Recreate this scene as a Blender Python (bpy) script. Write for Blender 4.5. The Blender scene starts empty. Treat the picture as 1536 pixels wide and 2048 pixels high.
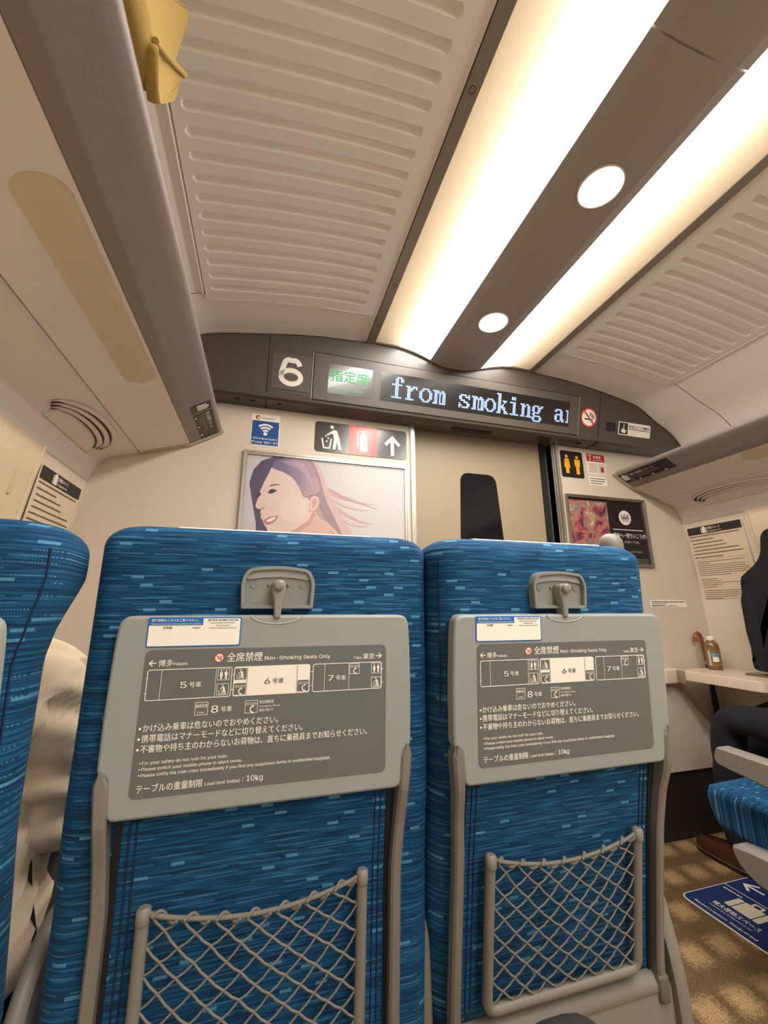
import bpy, bmesh, math, random
from mathutils import Vector, Matrix

# ------------------------------------------------------------------ scene, camera, light
SC = bpy.context.scene
COL = SC.collection
random.seed(7)
EYE = Vector((0.0, 0.0, 1.06))
FPX = 812.49                                        # focal length in pixels of the 1536x2048 frame
cam_d = bpy.data.cameras.new('camera'); cam = bpy.data.objects.new('camera', cam_d); COL.objects.link(cam)
cam_d.sensor_fit = 'VERTICAL'; cam_d.sensor_height = 36.0; cam_d.lens = 36.0*FPX/2048.0
cam_d.clip_start = 0.02; cam_d.clip_end = 50
right = Vector((0.96127429, -0.27558906, -0.00155212))
down = Vector((0.06357146, 0.22721479, -0.97176752))
fwd = Vector((0.26816116, 0.93403646, 0.23593534))
M = Matrix((right, -down, -fwd)).transposed().to_4x4(); M.translation = EYE
cam.matrix_world = M
SC.camera = cam
SC.view_settings.view_transform = 'Standard'; SC.view_settings.look = 'None'
SC.view_settings.gamma = 1.0; SC.view_settings.use_curve_mapping = False
SC.view_settings.exposure = 0.95
SC.cycles.max_bounces = 10; SC.cycles.diffuse_bounces = 6; SC.cycles.use_denoising = True
SC.cycles.caustics_reflective = False; SC.cycles.caustics_refractive = False
STRIP = 13.5           # radiance of the ceiling light diffusers
TUBE = 4.0           # lamp tubes behind the frosted outer edge
BACKLIGHT = 0.38      # the rest of the lit carriage behind the camera
world = bpy.data.worlds.new('carriage_light'); SC.world = world; world.use_nodes = True
bg = world.node_tree.nodes['Background']; bg.inputs[0].default_value = (1.0, 0.94, 0.87, 1); bg.inputs[1].default_value = BACKLIGHT

# ------------------------------------------------------------------ materials
def lin(h):
    h = h.lstrip('#'); o = []
    for i in (0, 2, 4):
        c = int(h[i:i+2], 16)/255.0
        o.append(c/12.92 if c <= .04045 else ((c+.055)/1.055)**2.4)
    return (*o, 1.0)
MATS = {}
def mat(name, hexc, rough=.5, metal=0., var=.06, scale=30., bump=0., bscale=400., spec=.5, emit=None, es=0., coat=0.):
    if name in MATS: return MATS[name]
    m = bpy.data.materials.new(name); m.use_nodes = True; nt = m.node_tree; b = nt.nodes['Principled BSDF']
    c = lin(hexc)
    tc = nt.nodes.new('ShaderNodeTexCoord')
    nz = nt.nodes.new('ShaderNodeTexNoise'); nz.inputs['Scale'].default_value = scale; nz.inputs['Detail'].default_value = 3
    nt.links.new(tc.outputs['Object'], nz.inputs['Vector'])
    mr = nt.nodes.new('ShaderNodeMapRange'); mr.inputs['To Min'].default_value = 1-var; mr.inputs['To Max'].default_value = 1+var
    nt.links.new(nz.outputs['Fac'], mr.inputs['Value'])
    mx = nt.nodes.new('ShaderNodeVectorMath'); mx.operation = 'SCALE'; mx.inputs[0].default_value = c[:3]
    nt.links.new(mr.outputs[0], mx.inputs['Scale']); nt.links.new(mx.outputs[0], b.inputs['Base Color'])
    b.inputs['Roughness'].default_value = rough; b.inputs['Metallic'].default_value = metal
    b.inputs['Specular IOR Level'].default_value = spec
    b.inputs['Coat Weight'].default_value = coat
    if bump:
        n2 = nt.nodes.new('ShaderNodeTexNoise'); n2.inputs['Scale'].default_value = bscale; n2.inputs['Detail'].default_value = 2
        nt.links.new(tc.outputs['Object'], n2.inputs['Vector'])
        bp = nt.nodes.new('ShaderNodeBump'); bp.inputs['Strength'].default_value = bump; bp.inputs['Distance'].default_value = .002
        nt.links.new(n2.outputs['Fac'], bp.inputs['Height']); nt.links.new(bp.outputs[0], b.inputs['Normal'])
    if emit:
        b.inputs['Emission Color'].default_value = lin(emit); b.inputs['Emission Strength'].default_value = es
    MATS[name] = m
    return m
def mth(nt, op, a, b=None, c=None):
    n = nt.nodes.new('ShaderNodeMath'); n.operation = op
    for i, v in enumerate((a, b, c)):
        if v is None: continue
        if isinstance(v, (int, float)): n.inputs[i].default_value = v
        else: nt.links.new(v, n.inputs[i])
    return n.outputs[0]
def mixc(nt, fac, a, b):
    n = nt.nodes.new('ShaderNodeMix'); n.data_type = 'RGBA'
    nt.links.new(fac, n.inputs[0])
    for i, v in ((6, a), (7, b)):
        if isinstance(v, tuple): n.inputs[i].default_value = v
        else: nt.links.new(v, n.inputs[i])
    return n.outputs[2]
def fabric(name, ax):
    """blue moquette: fine horizontal threads, short pale dashes and dotted lines; ax = axis across the threads"""
    m = bpy.data.materials.new(name); m.use_nodes = True; nt = m.node_tree; b = nt.nodes['Principled BSDF']
    tc = nt.nodes.new('ShaderNodeTexCoord'); sp = nt.nodes.new('ShaderNodeSeparateXYZ'); nt.links.new(tc.outputs['Object'], sp.inputs[0])
    u, v = sp.outputs['X'], sp.outputs[ax]
    wob = nt.nodes.new('ShaderNodeTexNoise'); wob.inputs['Scale'].default_value = 9; nt.links.new(tc.outputs['Object'], wob.inputs['Vector'])
    v = mth(nt, 'ADD', v, mth(nt, 'MULTIPLY', wob.outputs['Fac'], .004))
    def comb(x, y):
        n = nt.nodes.new('ShaderNodeCombineXYZ')
        for i, w in enumerate((x, y)):
            if isinstance(w, (int, float)): n.inputs[i].default_value = w
            else: nt.links.new(w, n.inputs[i])
        return n.outputs[0]
    def white(vec):
        n = nt.nodes.new('ShaderNodeTexWhiteNoise'); n.noise_dimensions = '2D'; nt.links.new(vec, n.inputs['Vector']); return n.outputs['Value']
    st = nt.nodes.new('ShaderNodeTexNoise'); st.inputs['Scale'].default_value = 1; st.inputs['Detail'].default_value = 3
    nt.links.new(comb(mth(nt, 'MULTIPLY', u, 16), mth(nt, 'MULTIPLY', v, 330)), st.inputs['Vector'])
    rp = nt.nodes.new('ShaderNodeValToRGB'); nt.links.new(st.outputs['Fac'], rp.inputs[0])
    e = rp.color_ramp.elements; e[0].position = .30; e[0].color = lin('05253c'); e[1].position = .72; e[1].color = lin('22658c')
    k = e.new(.5); k.color = lin('0b3f66')
    def dashes(rh, cw, prob, fw, y0, y1, seed):
        r = mth(nt, 'FLOOR', mth(nt, 'DIVIDE', v, rh))
        off = white(comb(r, seed))
        uu = mth(nt, 'ADD', mth(nt, 'DIVIDE', u, cw), mth(nt, 'MULTIPLY', off, 7.3))
        cell = mth(nt, 'FLOOR', uu)
        h = mth(nt, 'GREATER_THAN', white(comb(mth(nt, 'ADD', cell, seed*3.1), r)), 1-prob)
        fx = mth(nt, 'LESS_THAN', mth(nt, 'FRACT', uu), fw)
        fy = mth(nt, 'FRACT', mth(nt, 'DIVIDE', v, rh))
        w = mth(nt, 'MULTIPLY', mth(nt, 'GREATER_THAN', fy, y0), mth(nt, 'LESS_THAN', fy, y1))
        return mth(nt, 'MULTIPLY', mth(nt, 'MULTIPLY', h, fx), w)
    dt = dashes(.0078, .070, .42, .8, .36, .56, 5.0)
    dot = mth(nt, 'LESS_THAN', mth(nt, 'FRACT', mth(nt, 'DIVIDE', u, .0024)), .55)
    c1 = mixc(nt, mth(nt, 'MULTIPLY', mth(nt, 'MULTIPLY', dt, dot), .42), rp.outputs[0], lin('6fa9cc'))
    da = dashes(.0115, .047, .20, .34, .32, .66, 2.0)
    c2 = mixc(nt, mth(nt, 'MULTIPLY', da, .62), c1, lin('5c9ebc'))
    nt.links.new(c2, b.inputs['Base Color'])
    b.inputs['Roughness'].default_value = .85; b.inputs['Specular IOR Level'].default_value = .25
    b.inputs['Sheen Weight'].default_value = .12; b.inputs['Sheen Tint'].default_value = lin('6fb4e0')
    bp = nt.nodes.new('ShaderNodeBump'); bp.inputs['Strength'].default_value = .45; bp.inputs['Distance'].default_value = .0015
    nt.links.new(st.outputs['Fac'], bp.inputs['Height']); nt.links.new(bp.outputs[0], b.inputs['Normal'])
    MATS[name] = m; return m
FAB = fabric('blue_moquette', 'Z'); FABC = fabric('blue_moquette_cushion', 'Y')
def carpet():
    m = bpy.data.materials.new('carpet'); m.use_nodes = True; nt = m.node_tree; b = nt.nodes['Principled BSDF']
    tc = nt.nodes.new('ShaderNodeTexCoord')
    sp = nt.nodes.new('ShaderNodeSeparateXYZ'); nt.links.new(tc.outputs['Object'], sp.inputs[0])
    wz_ = nt.nodes.new('ShaderNodeTexNoise'); wz_.inputs['Scale'].default_value = 90; nt.links.new(tc.outputs['Object'], wz_.inputs['Vector'])
    wob = mth(nt, 'MULTIPLY', mth(nt, 'SUBTRACT', wz_.outputs['Fac'], .5), .055)
    def bandm(coord, c0, pitch, half):                              # soft repeated band
        f = mth(nt, 'FRACT', mth(nt, 'DIVIDE', mth(nt, 'SUBTRACT', coord, c0-pitch/2-20*pitch), pitch))
        dd = mth(nt, 'ADD', mth(nt, 'MULTIPLY', mth(nt, 'ABSOLUTE', mth(nt, 'SUBTRACT', f, .5)), pitch), wob)
        n = nt.nodes.new('ShaderNodeMapRange'); n.inputs[1].default_value = half+.020; n.inputs[2].default_value = half-.016; nt.links.new(dd, n.inputs[0]); return n.outputs[0]
    xx = mth(nt, 'ADD', sp.outputs['X'], mth(nt, 'MULTIPLY', sp.outputs['Y'], -.13))
    dk = mth(nt, 'MULTIPLY', bandm(xx, 1.178, .127, .038), bandm(sp.outputs['Y'], 1.25, .157, .037))
    patch = mixc(nt, dk, lin('6a553b'), lin('a98b63'))
    nz = nt.nodes.new('ShaderNodeTexNoise'); nz.inputs['Scale'].default_value = 330; nz.inputs['Detail'].default_value = 2
    nt.links.new(tc.outputs['Object'], nz.inputs['Vector'])
    mr = nt.nodes.new('ShaderNodeMapRange'); mr.inputs[1].default_value = .3; mr.inputs[2].default_value = .7; mr.inputs[3].default_value = .35; mr.inputs[4].default_value = 1.6
    nt.links.new(nz.outputs['Fac'], mr.inputs[0])
    mx = nt.nodes.new('ShaderNodeVectorMath'); mx.operation = 'SCALE'; nt.links.new(patch, mx.inputs[0]); nt.links.new(mr.outputs[0], mx.inputs['Scale'])
    nt.links.new(mx.outputs[0], b.inputs['Base Color']); b.inputs['Roughness'].default_value = .95; b.inputs['Specular IOR Level'].default_value = .1
    bp = nt.nodes.new('ShaderNodeBump'); bp.inputs['Strength'].default_value = .8; bp.inputs['Distance'].default_value = .004
    nt.links.new(nz.outputs['Fac'], bp.inputs['Height']); nt.links.new(bp.outputs[0], b.inputs['Normal'])
    return m
def emission(name, col, s):
    m = bpy.data.materials.new(name); m.use_nodes = True; nt = m.node_tree; nt.nodes.clear()
    e = nt.nodes.new('ShaderNodeEmission'); o = nt.nodes.new('ShaderNodeOutputMaterial')
    e.inputs[0].default_value = (*col, 1); e.inputs[1].default_value = s; nt.links.new(e.outputs[0], o.inputs[0])
    MATS[name] = m; return m
def frosted(name, hexc):
    m = bpy.data.materials.new(name); m.use_nodes = True; nt = m.node_tree; nt.nodes.clear()
    t = nt.nodes.new('ShaderNodeBsdfTranslucent'); d = nt.nodes.new('ShaderNodeBsdfDiffuse'); a = nt.nodes.new('ShaderNodeMixShader'); o = nt.nodes.new('ShaderNodeOutputMaterial')
    t.inputs[0].default_value = lin(hexc); d.inputs[0].default_value = lin(hexc); a.inputs[0].default_value = .35
    nt.links.new(t.outputs[0], a.inputs[1]); nt.links.new(d.outputs[0], a.inputs[2]); nt.links.new(a.outputs[0], o.inputs[0])
    return m
CEIL = mat('ceiling_laminate', 'e3dbd2', .6, var=.03, bump=.15, bscale=900)
RACKM = mat('rack_laminate', 'e6ded6', .55, var=.03, bump=.2, bscale=900)
RACKF = mat('rack_front_grey', '8b827c', .4, var=.03, bump=.2, bscale=900)
WALL = mat('wall_laminate', 'd2c4b2', .55, var=.02, bump=.1, bscale=600)
SIDE = mat('side_wall_plastic', 'dccfbc', .5, var=.02)
DOORM = mat('door_laminate', '9b8c72', .5, var=.02, bump=.1, bscale=600)
FASC = mat('fascia_dark', '4a433c', .32, var=.04, bump=.08, bscale=700)
FASCD = mat('fascia_bezel', '534c44', .35, var=.03)
BLACK = mat('black_plastic', '0d0c0c', .5)
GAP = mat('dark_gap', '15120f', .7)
ALU = mat('aluminium', 'cfcac0', .28, .9, var=.03)
RAILM = mat('ceiling_rail_metal', '8a8176', .4, .35)
PANELC = mat('centre_panel_metallic', 'aa9e95', .42, .2, var=.03, bump=.15, bscale=1200)
TRAY = mat('tray_plastic', '92958f', .42, var=.025, bump=.12, bscale=1500)
PANELG = mat('printed_panel', '626563', .45, var=.02)
ARM = mat('arm_metal_paint', '857e74', .38, .25, var=.03)
SHELL = mat('shell_plastic', '7d776e', .5, var=.03, bump=.1)
WHITE = mat('white_print', 'f3ece0', .5, var=.01)
INK = mat('black_print', '2b2724', .6, var=.02)
RED = mat('red_print', 'c62b30', .5, var=.02)
BLUEP = mat('blue_print', '1468b4', .5, var=.02)
NAVYP = mat('navy_print', '17529a', .5, var=.02)
SEAMM = mat('seam_thread', '082444', .9)
CLOTHW = mat('white_cover_cloth', 'f2ece4', .9, var=.03, bump=.2)
NETM = mat('net_cord', '7b756a', .8, var=.1, scale=300, bump=.4, bscale=1500)
CREAMW = mat('cream_plastic', 'd8c6b0', .4, var=.02)

# ------------------------------------------------------------------ geometry helpers
class Frame:
    def __init__(s, o, u, v):
        s.o = Vector(o); s.u = Vector(u).normalized(); s.v = Vector(v).normalized(); s.n = s.u.cross(s.v).normalized()
    def p(s, a, b, d=0.): return s.o + s.u*a + s.v*b + s.n*d
class MB:
    def __init__(s): s.v = []; s.f = []; s.m = []; s.s = []
    def add(s, vs, fs, mi=0, sm=False):
        n = len(s.v); s.v += [Vector(x) for x in vs]
        for f in fs: s.f.append([i+n for i in f]); s.m.append(mi); s.s.append(sm)
        return s
    def box(s, x0, x1, y0, y1, z0, z1, mi=0):
        vs = [(x, y, z) for x in (x0, x1) for y in (y0, y1) for z in (z0, z1)]
        return s.add(vs, [(0,1,3,2), (4,6,7,5), (0,4,5,1), (2,3,7,6), (0,2,6,4), (1,5,7,3)], mi)
    def rbox(s, x0, x1, y0, y1, z0, z1, r=.01, seg=3, mi=0, mx=None):
        bm = bmesh.new(); bmesh.ops.create_cube(bm, size=1)
        for v in bm.verts: v.co = Vector(((x0+x1)/2+v.co.x*(x1-x0), (y0+y1)/2+v.co.y*(y1-y0), (z0+z1)/2+v.co.z*(z1-z0)))
        bmesh.ops.bevel(bm, geom=bm.edges[:], offset=r, segments=seg, profile=.5, affect='EDGES')
        if mx: bm.transform(mx)
        bm.verts.index_update()
        s.add([v.co.copy() for v in bm.verts], [[v.index for v in f.verts] for f in bm.faces], mi, True); bm.free(); return s
    def poly(s, F, pts, d=0., mi=0):
        s.k = (getattr(s, 'k', 0)+1) % 12                           # keep overlapping print from sharing one plane
        return s.add([F.p(a, b, d+(s.k*.00003 if d > 0 else 0)) for a, b in pts], [list(range(len(pts)))], mi)
    def prism(s, F, pts, d0, d1, mi=0, sm=False):
        n = len(pts)
        vs = [F.p(a, b, d0) for a, b in pts]+[F.p(a, b, d1) for a, b in pts]
        s.add(vs, [list(range(n))[::-1], list(range(n, 2*n))], mi)
        return s.add(vs, [(i, (i+1) % n, (i+1) % n+n, i+n) for i in range(n)], mi, sm)
    def plate(s, F, pts, d0, d1, bev=.002, mi=0, mi_side=None, seg=3):
        """raised plate with rounded front edge"""
        n = len(pts); ms = mi if mi_side is None else mi_side
        rings = [(pts, d0)]
        for k in range(seg+1):
            a = math.pi/2*k/seg
            rings.append((inset(pts, bev*(1-math.cos(a))), d1-bev+bev*math.sin(a)))
        vs = [F.p(a, b, d) for ps, d in rings for a, b in ps]
        fs = []
        for r in range(len(rings)-1):
            fs += [(r*n+i, r*n+(i+1) % n, (r+1)*n+(i+1) % n, (r+1)*n+i) for i in range(n)]
        s.add(vs, fs, ms, True)
        k = (len(rings)-1)*n
        s.add(vs, [[k+i for i in range(n)]], mi); s.add(vs, [list(range(n))[::-1]], ms); return s
    def ring(s, F, po, pi_, d0, d1, mi=0):
        n = len(po)
        vs = [F.p(a, b, d0) for a, b in po]+[F.p(a, b, d1) for a, b in po]+[F.p(a, b, d1) for a, b in pi_]+[F.p(a, b, d0) for a, b in pi_]
        fs = []
        for i in range(n):
            j = (i+1) % n
            fs += [(i, j, j+n, i+n), (i+n, j+n, j+2*n, i+2*n), (i+2*n, j+2*n, j+3*n, i+3*n)]
        return s.add(vs, fs, mi)
    def tube(s, path, r, n=8, mi=0, closed=False, cap=True):
        P = [Vector(p) for p in path]; L = len(P); rad = r if isinstance(r, (list, tuple)) else [r]*L
        vs = []; up = None
        for i in range(L):
            t = (P[(i+1) % L]-P[i-1]) if closed else (P[min(i+1, L-1)]-P[max(i-1, 0)])
            t.normalize()
            if up is None:
                up = Vector((0, 0, 1)) if abs(t.z) < .9 else Vector((1, 0, 0))
            x = (up - t*up.dot(t)).normalized(); y = t.cross(x); up = x
            for k in range(n):
                a = 2*math.pi*k/n; vs.append(P[i]+(x*math.cos(a)+y*math.sin(a))*rad[i])
        fs = [(i*n+k, i*n+(k+1) % n, ((i+1) % L)*n+(k+1) % n, ((i+1) % L)*n+k) for i in range(L if closed else L-1) for k in range(n)]
        s.add(vs, fs, mi, True)
        if cap and not closed: s.add(vs, [list(range(n))[::-1], [(L-1)*n+k for k in range(n)]], mi)
        return s
    def loft(s, secs, mi=0, cap=True, sm=True):
        n = len(secs[0]); vs = [p for q in secs for p in q]
        fs = [(r*n+i, r*n+(i+1) % n, (r+1)*n+(i+1) % n, (r+1)*n+i) for r in range(len(secs)-1) for i in range(n)]
        s.add(vs, fs, mi, sm)
        if cap: s.add(vs, [list(range(n))[::-1], [(len(secs)-1)*n+i for i in range(n)]], mi, sm)
        return s
    def lathe(s, c, prof, n=24, mi=0, F=None):
        F = F or Frame(c, (1,0,0), (0,1,0))
        secs = [[F.p(r*math.cos(2*math.pi*k/n), r*math.sin(2*math.pi*k/n), z) for k in range(n)] for r, z in prof]
        return s.loft(secs, mi)
    def sheet(s, xs, ys, fn, mi=0, sm=True):
        nx, ny = len(xs), len(ys)
        return s.add([fn(x, y) for x in xs for y in ys], [(i*ny+j, (i+1)*ny+j, (i+1)*ny+j+1, i*ny+j+1) for i in range(nx-1) for j in range(ny-1)], mi, sm)
    def text(s, F, t, x, y, size, w=None, mi=0, d=.0006, bold=0., align='L'):
        bold = 0. if True or any(ord(c) > 0x2e80 for c in t) else bold
        vs, fs, (a0, a1, b0, b1) = glyphs(t, bold)
        sx = size if w is None else w/max(a1-a0, 1e-6)
        x0 = x if align == 'L' else (x-(a1-a0)*sx/2 if align == 'C' else x-(a1-a0)*sx)
        dl = size*.020                                             # second pass a hair aside thickens the strokes
        for e in (-.5, .5): s.add([F.p(x0+(a-a0)*sx+e*dl, y+b*size+e*dl*.5, d+.00014*(e+.5)) for a, b in vs], fs, mi)
        return s
def inset(pts, d):
    n = len(pts); out = []
    ar = sum(pts[i][0]*pts[(i+1) % n][1]-pts[(i+1) % n][0]*pts[i][1] for i in range(n)); sg = 1 if ar > 0 else -1
    for i in range(n):
        p0, p1, p2 = Vector(pts[i-1]), Vector(pts[i]), Vector(pts[(i+1) % n])
        e1 = (p1-p0).normalized() if (p1-p0).length > 1e-9 else Vector((1, 0)); e2 = (p2-p1).normalized() if (p2-p1).length > 1e-9 else e1
        nn = Vector((-(e1.y+e2.y), e1.x+e2.x)); L = nn.length
        nn = nn/L if L > 1e-6 else Vector((-e1.y, e1.x))
        k = max(.4, nn.dot(Vector((-e1.y, e1.x))))
        out.append((p1.x+sg*nn.x*d/k, p1.y+sg*nn.y*d/k))
    return out
def rrect(x0, x1, y0, y1, r, n=5):
    rs = r if isinstance(r, (list, tuple)) else [r]*4      # bl, br, tr, tl
    out = []
    for (cx, cy, a0, q) in ((x0, y0, 180, 0), (x1, y0, 270, 1), (x1, y1, 0, 2), (x0, y1, 90, 3)):
        rr = rs[q]; ox = cx+(rr if cx == x0 else -rr); oy = cy+(rr if cy == y0 else -rr)
        for k in range(n+1):
            a = math.radians(a0+90*k/n); out.append((ox+rr*math.cos(a), oy+rr*math.sin(a)))
    return out
def fillet(pts, n=4):
    """pts: (x, y, r) polygon with rounded corners"""
    out = []; L = len(pts)
    for i in range(L):
        p = Vector(pts[i][:2]); r = pts[i][2]
        if r <= 0: out.append(tuple(p)); continue
        a = (Vector(pts[i-1][:2])-p); b = (Vector(pts[(i+1) % L][:2])-p)
        r = min(r, a.length*.49, b.length*.49); a = p+a.normalized()*r; b = p+b.normalized()*r
        for k in range(n+1):
            t = k/n; q = a*(1-t)**2+p*2*t*(1-t)+b*t*t; out.append(tuple(q))
    return out
def circle(cx, cy, r, n=24, ry=None): return [(cx+r*math.cos(2*math.pi*k/n), cy+(ry or r)*math.sin(2*math.pi*k/n)) for k in range(n)]
_G = {}
_jc = bpy.data.curves.new('type_cjk', 'FONT'); _jo = bpy.data.objects.new('type_cjk', _jc); COL.objects.link(_jo); _jc.resolution_u = 3
_fc = bpy.data.curves.new('type', 'FONT'); _fo = bpy.data.objects.new('type', _fc); COL.objects.link(_fo)
_fc.resolution_u = 2
try:
    _fc.font = bpy.data.fonts.load(bpy.utils.resource_path('LOCAL')+'/datafiles/fonts/Inter.woff2')   # Blender's own interface face
except Exception:
    pass
def glyphs(t, bold=0.):
    k = (t, bold)
    if k not in _G:
        cjk = any(ord(c) > 0x2e80 for c in t); fc, fo = (_jc, _jo) if cjk else (_fc, _fo)
        fc.body = t; fc.offset = bold; fc.size = 1
        dg = bpy.context.evaluated_depsgraph_get(); dg.update()
        me = fo.evaluated_get(dg).to_mesh()
        vs = [(v.co.x, v.co.y) for v in me.vertices]; fs = [list(p.vertices) for p in me.polygons]
        fo.evaluated_get(dg).to_mesh_clear()
        if not vs: vs = [(0, 0), (1, 0), (1, 1)]; fs = [[0, 1, 2]]
        _G[k] = (vs, fs, (min(v[0] for v in vs), max(v[0] for v in vs), min(v[1] for v in vs), max(v[1] for v in vs)))
    return _G[k]
def wloc(o):
    v = Vector((0, 0, 0))
    while o: v += o.location; o = o.parent
    return v
def put(name, mb, mats, parent=None, loc=None):
    """link the collected shape (given in world metres) as one mesh object"""
    me = bpy.data.meshes.new(name)
    if parent is not None: base = wloc(parent); L = Vector((0, 0, 0))
    else:
        if loc is None:
            lo = [min(v[i] for v in mb.v) for i in range(3)]; hi = [max(v[i] for v in mb.v) for i in range(3)]
            loc = ((lo[0]+hi[0])/2, (lo[1]+hi[1])/2, lo[2])
        base = Vector(loc); L = base
    me.from_pydata([tuple(v-base) for v in mb.v], [], mb.f)
    for m in (mats if isinstance(mats, (list, tuple)) else [mats]): me.materials.append(m)
    for i, p in enumerate(me.polygons): p.material_index = mb.m[i]; p.use_smooth = mb.s[i]
    me.validate(); me.update()
    o = bpy.data.objects.new(name, me); COL.objects.link(o); o.parent = parent; o.location = L
    return o
def empty(name, loc, parent=None):
    o = bpy.data.objects.new(name, None); COL.objects.link(o); o.location = loc; o.empty_display_size = .05; o.parent = parent; return o
def tag(o, label, cat, group=None, kind=None):
    o['label'] = label; o['category'] = cat
    if group: o['group'] = group
    if kind: o['kind'] = kind
    return o
def struct(o): o['kind'] = 'structure'; return o

WF = Frame((0, 1.75, 0), (1, 0, 0), (0, 0, 1))                  # end wall, facing the camera; coordinates are X, Z
FF = Frame((0, 1.65, 1.97), (1, 0, 0), (0, -.25, 1))            # leaning fascia above it
def fv(z): return (z-1.97)/.9701
CX = .8145                                                     # car centre line

# ------------------------------------------------------------------ the carriage shell
YB = -2.6                                                      # the modelled stretch of the car begins behind the camera
SIDE_P = [(1.53, 0.0), (1.545, .4), (1.5525, .771), (1.5545, .937), (1.5405, 1.254), (1.512, 1.49), (1.4985, 1.56)]   # offset from centre line, z
CEIL_P = [(.443, 2.253), (.645, 2.243), (.75, 2.232), (.864, 2.217), (1.0, 2.196), (1.09, 2.180), (1.12, 2.173), (1.19, 2.138), (1.254, 2.103), (1.33, 2.072), (1.389, 2.043), (1.449, 1.994), (1.491, 1.955), (1.52, 1.90), (1.535, 1.80)]
def interp(P, a):
    for (a0, b0), (a1, b1) in zip(P, P[1:]):
        if a <= a1 or (a1, b1) == P[-1]:
            return b0+(b1-b0)*(a-a0)/(a1-a0)
def smoothp(P, a):                                               # smoothed profile height
    return sum(interp(P, min(max(a+k*.018, P[0][0]), P[-1][0]))*w for k, w in ((-2, .1), (-1, .2), (0, .4), (1, .2), (2, .1)))
def lins(a, b, n): return [a+(b-a)*i/n for i in range(n+1)]
floor = struct(put('floor', MB().box(-.8, 2.42, YB, 1.86, -.04, 0), carpet(), loc=(.8, 0, 0)))
for sg, nm in ((-1, 'wall_left'), (1, 'wall_right')):
    mb = MB(); offs = [p[0] for p in SIDE_P]
    mb.add([(CX+sg*(o+e), y, z) for e in (0, .05) for y in (YB, 1.80) for o, z in SIDE_P], [], 0)
    n = len(SIDE_P)
    for e in (0, 1):
        for i in range(n-1): mb.f.append([e*2*n+i, e*2*n+i+1, e*2*n+n+i+1, e*2*n+n+i]); mb.m.append(0); mb.s.append(True)
    for i in range(n-1): mb.f.append([i, i+1, 2*n+i+1, 2*n+i]); mb.m.append(0); mb.s.append(False)
    struct(put(nm, mb, SIDE, loc=(CX+sg*1.53, 0, 0)))
# end wall with the doorway left open
mb = MB()
for a, b in ((-.78, .655), (1.452, 2.41)): mb.box(a, b, 1.75, 1.79, .29, 2.30)
struct(put('wall_front', mb, WALL))
mb = MB()
for a, b in ((-.78, .655), (1.452, 2.41)): mb.box(a, b, 1.765, 1.80, 0, .29)
struct(put('baseboard_front', mb, mat('kick_plate', '2a221c', .5)))
# sliding door
door = struct(put('door_1', MB().box(.60, 1.411, 1.80, 1.83, 0, 2.2), DOORM))
win = fillet([(.898, 1.10, .03), (1.175, 1.10, .03), (1.128, 1.752, .05), (.925, 1.752, .05)], 6)
put('glass_pane', MB().plate(Frame((0, 1.80, 0), (1,0,0), (0,0,1)), win, 0, .002, .001), mat('door_glass', '0b0d14', .12, spec=.6), door)
put('rubber_seal', MB().box(1.411, 1.47, 1.80, 1.83, 0, 2.2), GAP, door)
mb = MB().box(.636, .652, 1.738, 1.80, 0, 1.95).box(.654, .660, 1.748, 1.80, 0, 1.95); struct(put('trim_1', mb, ALU))
mb = MB().box(1.459, 1.468, 1.742, 1.80, 0, 1.95).box(1.474, 1.490, 1.738, 1.80, 0, 1.95).box(1.452, 1.456, 1.745, 1.80, 0, 1.95); struct(put('trim_2', mb, ALU))

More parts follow.
